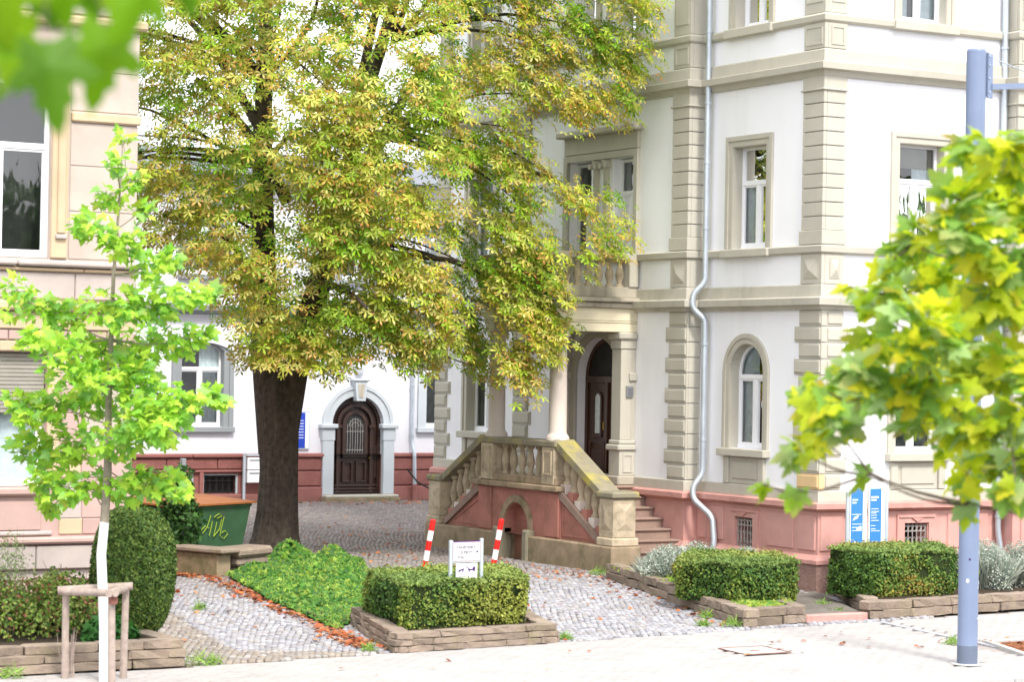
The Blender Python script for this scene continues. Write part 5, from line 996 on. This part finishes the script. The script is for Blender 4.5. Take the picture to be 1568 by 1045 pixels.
# removable striped posts
def striped(bx, by, top, lab):
    t = thing('striped_post', lab, 'post', (bx, by, gz(bx, by)), 'red and white posts behind the middle hedge'); b0 = Vector((bx, by, gz(bx, by)-.02)); e = Vector(top)
    N_ = 6
    for i in range(N_):
        a, b = b0.lerp(e, i/N_), b0.lerp(e, (i+1)/N_); tube(MB(), [a, b], .045, 14).build('stripe', M['red' if i % 2 else 'wpaint'], t, smooth=True)
    lathe(MB(), [(.045, 0), (.04, .015), (.0, .025)], 14, tuple(e)).build('cap', M['red'], t, smooth=True); return t
def rp(px, py, z):
    d = FW+RI*((px-784)/3680)-UPV*((py-522.5)/3680); return Vector((0, 0, CH))+d*((z-CH)/d.z)
e1 = rp(663, 798, 1.08); e2 = rp(768, 797, 1.08)
striped(e1.x-.125, e1.y+.09, e1, 'left leaning red and white striped post, behind the left end of the middle hedge'); striped(e2.x-.125, e2.y+.09, e2, 'right leaning red and white striped post, in front of the stair arch')
# ------------------------------------------------------------------ blue information sign
bi = thing('information_sign', 'tall bright blue two-panel information sign on grey posts behind the right hedge', 'sign', (23.0, 29.25, .2)); PI_ = frR(29.25); z0, z1 = .45, 1.74
U0, U1 = 23.13, 23.85
for u in (U0-.02, U1+.02): tube(MB(), [(u, 29.25, .1), (u, 29.25, z1-.06)], .03, 12).build('post', M['signpost'], bi, smooth=True)
for k, (a, b, mt) in enumerate(((U0+.03, U0+.26, 'blue'), (U0+.40, U0+.62, 'blue'))):
    b_ = box(PI_, a-.01, b+.08, -.03, .02, z0, z1, ch=.004).build('panel_body', M['signwhite'], bi); box(PI_, a, b, .02, .024, z0+.01, z1-.01, ch=0).build('blue_face', M['blue'], b_)
    rows = ([(0.17, .55, .02), (.215, .4, .02), (.40, .9, .008), (.55, .95, .008), (.60, .95, .008), (.65, .95, .008), (1.1, .95, .008)], [(.13, .75, .025), (.175, .55, .022), (.32, .75, .008), (.36, .8, .008), (.385, .55, .008), (.42, .6, .008), (.46, .6, .008), (.50, .8, .008), (.58, .45, .008), (.63, .5, .008), (.66, .9, .008), (1.08, .98, .008)])[k]
    for d, wd_, th in rows: box(PI_, a+.02, a+.02+(b-a-.03)*wd_, .0235, .0265, z1-d-th, z1-d, ch=0).build('text_line', M['signwhite'], b_)
    if k == 0:
        prism(MB(), PI_, [(a+.03, z1-.50), (a+.13, z1-.46), (a+.15, z1-.42), (a+.07, z1-.44)], .0235, .0265).build('print_mark', M['signwhite'], b_); prism(MB(), PI_, [(a+.1, z1-.64), (a+.21, z1-.64), (a+.2, z1-.58), (a+.13, z1-.60)], .0235, .0265).build('print_mark', M['signwhite'], b_)
        prism(MB(), PI_, [(a+.08+.014*math.cos(t), z1-.83+.014*math.sin(t)) for t in [2*PI*k/10 for k in range(10)]], .0235, .0265).build('print_mark', M['signwhite'], b_)
# ------------------------------------------------------------------ street pole
lp = thing('steel_pole', 'thick blue-grey steel pole with stickers standing on the pavement at the right', 'pole', (19.54, 22.37, 0)); c0 = (19.54, 22.37)
tube(MB(), [(*c0, .23), (*c0, 3), (*c0, 7.45)], [.122, .121, .12], 28).build('shaft', M['lamp'], lp, smooth=True); lathe(MB(), [(.12, 7.45), (.11, 7.475), (.0, 7.48)], 24, (*c0, 0)).build('cap', M['lamp'], lp)
tube(MB(), [(*c0, -.02), (*c0, .23)], .124, 28).build('foot', M['lampdark'], lp, smooth=True); lathe(MB(), [(.2, .0), (.2, .008), (.125, .012)], 20, (*c0, 0)).build('collar', M['kerb'], lp)
ar = math.radians(14)
def KP(x, y, z): c, s = math.cos(ar), math.sin(ar); return (c0[0]+x*c-y*s, c0[1]+x*s+y*c, z)
box(KP, .04, .125, -.112, -.095, 6.90, 7.44, ch=.003).build('bracket_plate', M['lampdark'], lp); box(KP, .06, .16, -.135, -.112, 6.88, 7.42, ch=.003).build('bracket_plate', M['lamp'], lp)
for z in (6.95, 7.12, 7.28, 7.39): tube(MB(), [KP(.08, -.15, z), KP(.08, -.13, z)], .01, 6).build('bolt', M['signpost'], lp)
mm = MB(); vs = []
for x, z in ((.13, 7.02), (1.9, 7.22)):
    for dy in (-.15, -.09):
        for dz in (-.035, .035): vs.append(KP(x, dy, z+dz))
mm.add(vs, [(0, 1, 3, 2), (4, 6, 7, 5), (0, 4, 5, 1), (2, 3, 7, 6), (0, 2, 6, 4), (1, 5, 7, 3)]); mm.build('arm', M['lamp'], lp); tube(MB(), [KP(.12, -.12, 7.38), KP(1.9, -.12, 7.14)], .008, 6).build('tie_rod', M['signpost'], lp)
random.seed(5)
for k, (ang, z, r, mt) in enumerate([(-125, 1.28, .012, 'inkpurple'), (-135, 1.02, .02, 'signwhite'), (-60, .93, .008, 'signwhite'), (-60, .56, .010, 'signwhite'), (-25, 1.1, .03, 'graf'), (-20, 1.35, .03, 'signwhite'), (-22, .98, .03, 'signwhite')]):
    a = math.radians(ang); cx, cy = c0[0]+.1225*math.cos(a), c0[1]+.1225*math.sin(a); q = MB(); t1, t2 = Vector((-math.sin(a), math.cos(a), 0)), Vector((0, 0, 1)); nn = Vector((math.cos(a), math.sin(a), 0))
    vs = [Vector((cx, cy, z))+t1*r*math.cos(b)+t2*r*math.sin(b)*1.3+nn*h for h in (0, .003) for b in [2*PI*i/8 for i in range(8)]]; q.add(vs, [tuple(range(8, 16))]+[(i, (i+1) % 8, (i+1) % 8+8, i+8) for i in range(8)]); q.build('sticker', M[mt], lp)
dc = thing('access_cover', 'flat square access cover with rusty rim set in the pale pavement', 'cover', (17.9, 24.5, 0)); Q = [(17.56, 24.18), (18.24, 24.18), (18.30, 24.86), (17.62, 24.86)]
MB().add([(x, y, .0) for x, y in Q], [(0, 1, 2, 3)]).build('cover_plate', M['kerb'], dc)
mm = MB()
for a, b in zip(Q, Q[1:]+Q[:1]): tube(mm, [(a[0], a[1], .002), (b[0], b[1], .002)], .009, 4)
mm.build('rim', M['metalplate'], dc); box(W3, 17.86, 17.98, 24.47, 24.55, 0, .006, ch=0).build('lifting_slot', M['metalplate'], dc)
# ------------------------------------------------------------------ TREES
def world_at(px, py, dep):
    d = FW+RI*((px-784)/3680)-UPV*((py-522.5)/3680); return np.array([0, 0, CH])+np.array(d)*dep
def limb(m_, p0, p1, r0, r1, seg=8, k=6, wob=.12, sag=0., rnd=random):
    p0, p1 = Vector(p0), Vector(p1); L_ = (p1-p0).length; pts = []; rs = []
    a = Vector((rnd.uniform(-1, 1), rnd.uniform(-1, 1), rnd.uniform(-.5, .5)))*wob*L_; b = Vector((rnd.uniform(-1, 1), rnd.uniform(-1, 1), rnd.uniform(-.5, .5)))*wob*L_
    for i in range(k+1):
        t = i/k; q = p0.lerp(p1, t)+a*math.sin(PI*t)+b*math.sin(2*PI*t)*.4+Vector((0, 0, sag*L_*math.sin(PI*t))); pts.append(q); rs.append(r0+(r1-r0)*t**.8)
    tube(m_, pts, rs, seg); return pts
# horse chestnut: trunk with two stems, spreading limbs, drooping sprays of palmate leaves
ct = thing('chestnut_tree', 'huge horse chestnut tree with dark ridged trunk and browning yellow-green leaves', 'tree', (18.0, 39.0, .16)); TB = Vector((18.0, 39.0, .1)); random.seed(12)
def T(a, b, z): v = TB+RT*a+Vector((FW.x, FW.y, 0))*b; return Vector((v.x, v.y, z))
tr = MB(); seg = 40; lv = [(0, .54, -.04, 0), (.12, .47, -.03, 0), (.35, .40, -.01, 0), (.8, .36, .02, 0), (1.5, .33, .03, 0), (2.2, .34, .02, 0), (2.6, .35, -.0, 0), (2.95, .34, .02, 0), (3.2, .28, .03, 0), (3.4, .16, .03, 0), (3.45, .02, .03, 0)]
b0 = len(tr.v)
for (z, r, a, b) in lv:
    for k in range(seg):
        th = 2*PI*k/seg; rr = r*(1+.045*math.sin(9*th+z*.9)+.02*math.sin(23*th+1.7*z)+(.12*max(0, math.sin(4*th+1)) if z < .3 else 0))
        rr *= 1-.13*max(0, (z-1.5)/2.2)*(math.cos(th+PI/2-.2+math.radians(-30)*0) > .93); c = T(a, b, .1+z); tr.v.append((c.x+rr*math.cos(th)*(1+.12*max(0, z-2)/1.7*abs(RT.x)), c.y+rr*math.sin(th), c.z))
for i in range(len(lv)-1):
    for k in range(seg): a = b0+i*seg+k; b = b0+i*seg+(k+1) % seg; tr.f.append((a, b, b+seg, a+seg))
limb(tr, T(-.10, 0, 1.9), T(-.24, 0, 3.6), .24, .25, 22, 5, .0); limb(tr, T(-.24, 0, 3.55), T(-.35, .1, 9.6), .27, .13, 18, 10, .015); limb(tr, T(.08, -.04, 1.9), T(.30, -.02, 3.5), .24, .24, 22, 5, .0); limb(tr, T(.29, -.02, 3.4), T(1.15, .4, 6.4), .26, .18, 18, 6, .02); limb(tr, T(1.15, .4, 6.3), T(2.0, .8, 10.6), .18, .09, 12, 6, .03); limb(tr, T(-.35, .1, 9.5), T(-.2, .3, 12.6), .13, .05, 10, 4, .04)
trunk = tr.build('trunk', M['bark'], ct, smooth=True)
POLY = [(60, -420), (250, -520), (600, -560), (880, -420), (1000, -200), (990, -60), (1000, 20), (1015, 80), (955, 120), (975, 185), (880, 175), (845, 215), (870, 262), (950, 300), (962, 345), (958, 385), (905, 400), (945, 428), (880, 452), (868, 500), (862, 535), (815, 560), (800, 598), (765, 560), (735, 585), (700, 535), (672, 548), (640, 565), (600, 525), (560, 545), (520, 560), (480, 570), (455, 540), (438, 570), (405, 575), (380, 545), (352, 470), (330, 430), (250, 395), (205, 400), (80, 330), (20, 50)]
HOLES = [(612, 165, 32, 22), (612, 215, 26, 26), (745, 165, 20, 26), (375, 150, 18, 50), (440, 205, 14, 26), (675, 290, 26, 26), (870, 330, 14, 18), (560, 40, 14, 26), (400, 395, 20, 34), (410, 250, 16, 50), (725, 330, 18, 30), (740, 400, 14, 18), (640, 480, 14, 10), (300, 60, 14, 30)]
rg = np.random.default_rng(21); cl = []; PT = np.array([p for p in POLY], float)
while len(cl) < 1680:
    px, py = rg.uniform(20, 1015), rg.uniform(-560, 600)
    if len(cl) > 1550: px, py = rg.uniform(560, 990), rg.uniform(-40, 600)
    if not inbox(np.array([px]), np.array([py]), POLY)[0]: continue
    if any(((px-h[0])/h[2])**2+((py-h[1])/h[3])**2 < 1 for h in HOLES): continue
    ex = (px-520)/560; ey = (py+60)/620; dmax = 3.9*math.sqrt(max(.06, 1-.8*ex*ex-.65*min(1, ey*ey)))
    if py < -80 and rg.random() < .55: continue
    s = rg.random(); b = -dmax*(1-.35*rg.random()**1.5) if s < .62 else rg.uniform(-dmax, dmax*.8)
    if px > 700: b = b*.62
    if 372 < px < 430 and 20 < py < 540 and b < 0 and rg.random() < .6: b = -b*.5
    if math.sin(px*.021+py*.013+1)*math.sin(py*.026-px*.008)+.5*math.sin(px*.047-py*.05) < -.62 and rg.random() < .8: continue
    if px > 840 and 190 < py < 480 and rg.random() < .55: continue
    if px > 760: b = min(b, rg.uniform(-2.6, -1.6))
    d0 = 42.7+b; cl.append((px, py, d0, b))
LOCC = []; NORM = []; DIRS = []; OUT = []
BR = MB(); anchors = [T(-.25, 0, 4.4), T(-.3, .05, 5.6), T(-.33, .08, 7.), T(-.35, .1, 8.6), T(.5, .1, 4.2), T(1.0, .3, 5.7), T(1.5, .5, 7.6), T(1.9, .7, 9.4)]
for i, (px, py, dep, b) in enumerate(cl):
    c = world_at(px, py, dep); near = max(0, min(1, (-b+.4)/2.6))
    ax_ = T(.3, 0, c[2]); out = np.array([c[0]-ax_.x, c[1]-ax_.y, 0]); out /= np.linalg.norm(out)+1e-6
    k = int(rg.integers(17, 30)); r = rg.uniform(.24, .46)
    a = rg.uniform(0, 2*PI, k); q = np.sqrt(rg.random(k)); tx = np.array([-out[1], out[0], 0]); nn = np.array([0, 0, 1])*.62+out*.62; nn /= np.linalg.norm(nn); ty = np.cross(nn, tx)
    pp = c+r*q[:, None]*(np.cos(a)[:, None]*tx*1.2+np.sin(a)[:, None]*ty)+nn*rg.normal(0, .09, k)[:, None]
    dd_ = (np.cos(a)[:, None]*tx+np.sin(a)[:, None]*ty)*.7+out*.45+np.array([0, 0, -.35]); LOCC.append(pp); DIRS.append(dd_+rg.normal(0, .25, (k, 3))); NORM.append(np.tile(nn, (k, 1))+rg.normal(0, .3, (k, 3))); OUT.append(np.full(k, np.clip(near+rg.normal(-.16, .36), 0, 1.2)))
    if i % 22 == 0:
        an = min(anchors, key=lambda A: (A-Vector(c)).length); cc_ = Vector(c)
        if (an-cc_).length < 5.: limb(BR, an, cc_, .022+.008*(an-cc_).length, .008, 6, 7, .09, .08)
for (px0, py0, dp0, px1, py1, dp1, r0, r1) in ((560, 260, 43.0, 660, 85, 42.8, .12, .06), (440, 310, 42.4, 300, 120, 41.9, .12, .05), (410, 330, 42.4, 250, 330, 41.4, .11, .05), (590, 185, 43.0, 700, 190, 42.6, .08, .04), (640, 220, 42.8, 860, 280, 42.0, .09, .03), (480, 400, 42.4, 700, 400, 40.4, .11, .04), (470, 430, 42.2, 560, 470, 39.4, .09, .03), (400, 440, 42.2, 330, 350, 40.4, .09, .03), (545, 140, 43.0, 590, -20, 43.0, .10, .07), (400, 200, 42.7, 290, 30, 43.2, .10, .05)): limb(BR, world_at(px0, py0, dp0), world_at(px1, py1, dp1), r0, r1, 8, 7, .05, .02)
BR.build('limbs', M['bark'], ct, smooth=True)
loc = np.vstack(LOCC); D_ = np.vstack(DIRS); Nn = np.vstack(NORM); near = np.concatenate(OUT); n = len(loc); zz = loc[:, 2]
Rm = dirrots(D_, Nn); gcol = mixcol(n, [(.19, .42, .02), (.28, .50, .03), (.12, .30, .02)], .18); ycol = mixcol(n, [(.66, .74, .07), (.54, .70, .06), (.72, .72, .18), (.42, .62, .04)], .14)
mixf = np.clip(near*.85+rg.normal(0, .22, n)+.18*np.sin(loc[:, 0]*1.7+loc[:, 2]*1.3), 0, 1)[:, None]; lc = gcol*(1-mixf)+ycol*mixf
tipc = mixcol(n, [(.72, .28, .12), (.74, .42, .18), (.60, .14, .08), (.76, .58, .32)], .15); tipa = np.clip(mixf[:, 0]*1.0-.22+rg.normal(0, .4, n), 0, 1)
scl = rg.uniform(.085, .175, n); a_, b_ = split300(loc)
crown = bulk('crown', PAL[0], PAL[1], loc[b_], Rm[b_], scl[b_], lc[b_], M['leaf'], ct, kind='stuff', tip=(PAL[2], (tipc[b_], tipa[b_])))
singles('leaf', PAL[0], PAL[1], loc[a_], Rm[a_], scl[a_], lc[a_], M['leaf'], ct, tip=(PAL[2], (tipc[a_], tipa[a_])), nmesh=14)
fm = MB(); lathe(fm, [(.0, -.03), (.02, -.022), (.03, 0), (.02, .022), (0, .03)], 8); fme = fm.mesh('conker', mat('green_conker', (.50, .60, .07), .6, .05, 5, .4, 60), smooth=True)
for i in range(60):
    c = cl[int(rg.integers(0, len(cl)))]
    if c[3] < -1 and c[1] > -10: inst(fme, 'conker', ct, TRS(tuple(world_at(c[0], c[1]+14, c[2]-.35))))
# generic spray tree for the maples / planes
def spraytree(root, sprays, dep0, ppm, nper, size, cols, tips, trunkpts, trunkr, tmpl, btwig='twig', seed=1, dd=.6, attach=None, brr=.012, flat=.35, lm='leaf', single=300, rfac=1., droop=.35):
    rg = np.random.default_rng(seed); rnd = random.Random(seed); LO = []; DI = []; NO = []; m_ = MB()
    att = [np.array(a) for a in attach]; cost = {i: 0. for i in range(len(att))}; cs_ = [world_at(px, py, dep0+rg.uniform(-dd, dd)) for px, py, r in sprays]
    order = sorted(range(len(sprays)), key=lambda i: min(np.linalg.norm(cs_[i]-a) for a in attach))
    for i in order:
        px, py, r = sprays[i]; c = cs_[i]; R = r/ppm*rfac; k = max(3, int(nper*(r/40.)**1.7))
        j0 = min(range(len(att)), key=lambda j: np.linalg.norm(att[j]-c)+cost[j]*.45+max(0, att[j][2]-c[2])*.4); t0 = tuple(att[j0]); cost[len(att)] = cost[j0]+np.linalg.norm(att[j0]-c); att.append(c)
        out = c-np.array(t0); out /= np.linalg.norm(out)+1e-6
        v = rg.normal(0, 1, (k, 3)); v /= np.linalg.norm(v, axis=1, keepdims=True); v *= (rg.random(k)**.45*R)[:, None]; v[:, 2] *= .75
        LO.append(c+v); DI.append(v/R*.8+out*.5+np.array([0, 0, -droop])+rg.normal(0, .3, (k, 3))); NO.append(np.tile([-FW.x*.5, -FW.y*.5, .8], (k, 1))+rg.normal(0, .45, (k, 3)))
        pts = limb(m_, t0, tuple(c), brr*(1+.5*np.linalg.norm(c-np.array(t0))), brr*.4, 6, 6, .06, -.06, rnd)
        for q in range(3): e = c+v[q % k]*.9; limb(m_, tuple(c*(.6)+np.array(pts[-3])*.4), tuple(e), brr*.45, brr*.2, 5, 3, .08, 0, rnd)
    m_.build('branches', M[btwig], root, smooth=True)
    loc = np.vstack(LO); n = len(loc); Rm = dirrots(np.vstack(DI), np.vstack(NO)); sc = rg.uniform(.7, 1.25, n)*size; c = mixcol(n, cols, .12); a_, b_ = split300(loc, single)
    tp = (mixcol(n, tips, .1), np.clip(rg.normal(.1, .25, n), 0, 1)); tw = np.clip(tmpl[0][:, 1], 0, 1)
    if len(b_): bulk('crown', tmpl[0], tmpl[1], loc[b_], Rm[b_], sc[b_], c[b_], M[lm], root, kind='stuff', tip=(tw, (tp[0][b_], tp[1][b_])))
    singles('leaf', tmpl[0], tmpl[1], loc[a_], Rm[a_], sc[a_], c[a_], M[lm], root, tip=(tw, (tp[0][a_], tp[1][a_])), nmesh=12)
# young staked maple
yt = thing('young_maple', 'young bright green maple with white-painted trunk tied between wooden stakes', 'tree', (9.5, 24.5, 0)); D0 = 26.2
def yp(px, py): return tuple(world_at(px, py, D0))
tp_ = [yp(160, 1062), yp(160, 960), yp(157, 900), yp(155, 850), yp(160, 800)]; tube(MB(), tp_, [.062, .058, .054, .052, .05], 12).build('limewashed_trunk', M['limewash'], yt, smooth=True)
up_ = [yp(160, 802), yp(165, 720), yp(166, 620), yp(170, 520), yp(174, 420), yp(182, 320), yp(188, 220)]; tube(MB(), up_, [.05, .045, .036, .028, .02, .013, .005], 10).build('trunk', M['ybark'], yt, smooth=True)
YS_ = [(188, 212, 16), (182, 245, 20), (200, 275, 24), (165, 300, 24), (215, 322, 22), (138, 345, 34), (190, 370, 38), (250, 398, 28), (222, 412, 28), (25, 442, 24), (62, 470, 34), (18, 480, 18), (112, 485, 42), (170, 470, 46), (235, 462, 46), (295, 452, 30), (328, 448, 14), (60, 520, 30), (100, 545, 44), (155, 540, 48), (215, 530, 50), (275, 518, 38), (316, 512, 16), (35, 615, 30), (85, 615, 42), (150, 605, 50), (215, 600, 50), (275, 612, 40), (320, 605, 26), (340, 612, 12), (45, 680, 34), (110, 685, 46), (180, 668, 46), (245, 655, 40), (60, 735, 24), (95, 745, 36), (70, 775, 20), (140, 745, 30), (200, 738, 42), (250, 740, 34), (280, 752, 18), (40, 640, 20), (200, 565, 40), (125, 580, 40), (80, 700, 34), (215, 635, 40)]
ya = [np.array(yp(x, y)) for x, y in ((160, 780), (165, 720), (166, 650), (167, 590), (170, 520), (172, 460), (174, 420), (180, 350), (184, 290))]
spraytree(yt, YS_, D0, 140., 88, .112, [(.32, .60, .05), (.40, .68, .06), (.24, .52, .06), (.50, .70, .08), (.28, .56, .13)], [(.45, .55, .06), (.5, .3, .06)], None, None, MAPF, 'ybark', seed=31, dd=.55, attach=[tuple(a) for a in ya], brr=.009)
stx = thing('tree_stakes', 'three weathered wooden stakes with half-round crossbars round the young maple', 'tree stakes', (9.45, 24.5, 0)); sb = [world_at(99, 1062, 26.4), world_at(188, 1062, 26.5), world_at(171, 1062, 25.9)]
tops = [world_at(101, 903, 26.4), world_at(193, 898, 26.5), world_at(171, 905, 25.9)]
for a, b in zip(sb, tops): a = a.copy(); a[2] = -.05; tube(MB(), [tuple(a), tuple((a+b)/2), tuple(b)], [.042, .04, .038], 10).build('stake', M['stake'], stx, smooth=True)
for a, b in ((0, 1), (1, 2), (0, 2)):
    A, B = tops[a], tops[b]; d = (B-A)/np.linalg.norm(B-A); off = np.array([-.03, -.06, -.02 if (a, b) != (0, 1) else .0]); tube(MB(), [tuple(A-d*.08+off), tuple(B+d*.08+off)], .043, 10).build('crossbar', M['stake'], stx, smooth=True)
tube(MB(), [tuple(tops[2]+np.array([0, -.05, -.07])), tuple(tops[2]+np.array([0, -.05, -.14]))], .05, 10).build('strap', mat('brown_strap', (.2, .08, .06), .8), stx)
# out-of-focus plane tree at the right, its trunk just outside the picture
pt = thing('plane_tree', 'green-yellow plane tree close to the camera filling the right edge, slightly out of focus', 'tree', (10.6, 10.0, 0)); DR = 14.2
ptr = [np.array([10.7, 10.0, z]) for z in (0, 1.5, 2.6, 3.4, 4.2, 5.2, 6.5)]; tube(MB(), [tuple(p) for p in ptr], [.14, .12, .11, .10, .08, .06, .03], 14).build('trunk', M['ybark'], pt, smooth=True)
RS = [(1545, 215, 30), (1490, 222, 22), (1462, 240, 16), (1520, 275, 46), (1468, 300, 30), (1556, 320, 40), (1480, 355, 46), (1540, 390, 50), (1395, 370, 34), (1362, 402, 20), (1440, 415, 52), (1520, 455, 56), (1378, 448, 36), (1300, 440, 7), (1335, 470, 20), (1420, 500, 56), (1490, 545, 60), (1345, 525, 36), (1556, 560, 46), (1425, 590, 46), (1345, 590, 40), (1296, 585, 28), (1265, 622, 26), (1245, 590, 14), (1555, 640, 44), (1480, 640, 44), (1400, 640, 30), (1222, 690, 20), (1250, 670, 22), (1245, 615, 28), (1285, 655, 24), (1315, 560, 22), (1300, 610, 30), (1168, 742, 9), (1216, 752, 9), (1332, 728, 6), (1520, 700, 40), (1478, 720, 26), (1484, 772, 14), (1553, 745, 20), (1440, 690, 12), (1562, 250, 30), (1600, 450, 60), (1620, 330, 60), (1620, 580, 60), (1600, 700, 40), (1660, 450, 70), (1680, 250, 60), (1700, 600, 60), (1760, 400, 80), (1640, 120, 40)]
spraytree(pt, RS, DR, 262., 38, .15, [(.46, .60, .02), (.58, .68, .02), (.32, .50, .03), (.66, .70, .03), (.26, .46, .08), (.42, .60, .22)], [(.55, .5, .04), (.6, .25, .04)], None, None, MAPF, 'twig', seed=44, dd=.9, attach=[tuple(p) for p in ptr[2:6]], brr=.009, single=300, rfac=1.0, lm='leafthin')
# blurred leaves hanging in at the upper left, close to the camera
ht = thing('hanging_branch', 'strongly blurred green leafy branch hanging into the upper left corner close to the camera', 'branch', tuple(world_at(60, -300, 5.4)))
FL = [(165, 38, 5.4, 172, .205), (70, 62, 5.3, 195, .215), (5, -60, 5.3, 185, .21), (95, -75, 5.5, 190, .19), (45, -70, 5.6, 165, .2), (175, -70, 5.4, 170, .17), (232, -50, 5.3, 168, .20), (265, -80, 5.6, 200, .17), (310, -75, 5.7, 160, .14), (-15, 20, 5.4, 160, .19), (140, -60, 5.7, 185, .17), (20, 20, 5.6, 178, .20), (-30, 110, 5.5, 170, .12)]
vf, ff = MAPF; hm = []
for k, c in enumerate([(.16, .34, .005), (.09, .22, .005), (.24, .42, .01)]):
    me = bpy.data.meshes.new('leaf'); me.from_pydata([tuple(v) for v in vf], [], ff); a = me.color_attributes.new('col', 'FLOAT_COLOR', 'POINT'); a.data.foreach_set('color', np.tile([*c, 1], (len(vf), 1)).reshape(-1)); me.materials.append(M['leaf']); hm.append(me)
tw_ = MB(); anc = world_at(60, -300, 5.4)
for i, (px, py, dp, ang, s) in enumerate(FL):
    p = world_at(px, py, dp); th = math.radians(ang-180); dv = np.array(-UPV)*math.cos(th)+np.array(RI)*math.sin(th); nz = -np.array(FW)+np.random.default_rng(i).normal(0, .25, 3); R3 = dirrots(dv[None]+np.random.default_rng(i+9).normal(0, .18, (1, 3)), nz[None])[0]
    Mx = Matrix(R3.tolist()).to_4x4() @ Matrix.Diagonal((s*.82, s, s*1.6, 1)); Mx.translation = Vector(p); inst(hm[i % 3], 'leaf', ht, Mx); limb(tw_, tuple(anc), tuple(p), .006, .002, 5, 4, .05)
tw_.build('twig', M['twig'], ht)
# ------------------------------------------------------------------ trees across the street, seen as green reflections in the windows
for i, (x, y, h, lab) in enumerate([(21, -4, 8, 'street tree across the road, reflected in the windows of the sandstone house'), (31, -2, 9, 'broad street tree across the road opposite the villa corner'), (41, -3, 8.5, 'street tree across the road opposite the right bay'), (52, -2, 9, 'farthest street tree across the road')]):
    t = thing('street_tree', lab, 'tree', (x, y, -.13), 'street trees on the far side of the road'); tube(MB(), [(x, y, -.2), (x, y, 3.5), (x+.2, y, 7)], [.25, .2, .08], 10).build('trunk', M['bark'], t)
    rg = np.random.default_rng(300+i); n = 3600; v = rg.normal(0, 1, (n, 3)); v /= np.linalg.norm(v, axis=1, keepdims=True); q = rg.random(n)**.4; lump = 1+.2*np.sin(v[:, 0]*5+i)+.15*np.sin(v[:, 1]*7+v[:, 2]*6)
    loc = np.array([x, y, h*.62])+v*(q*lump)[:, None]*np.array([4.2, 4.2, h*.36]); bulk('crown', MAP[0], MAP[1], loc, rots(n, v, .8, rg), rg.uniform(.4, .8, n), mixcol(n, [(.07, .16, .03), (.11, .22, .03), (.05, .11, .02)], .2), M['leaf'], t)
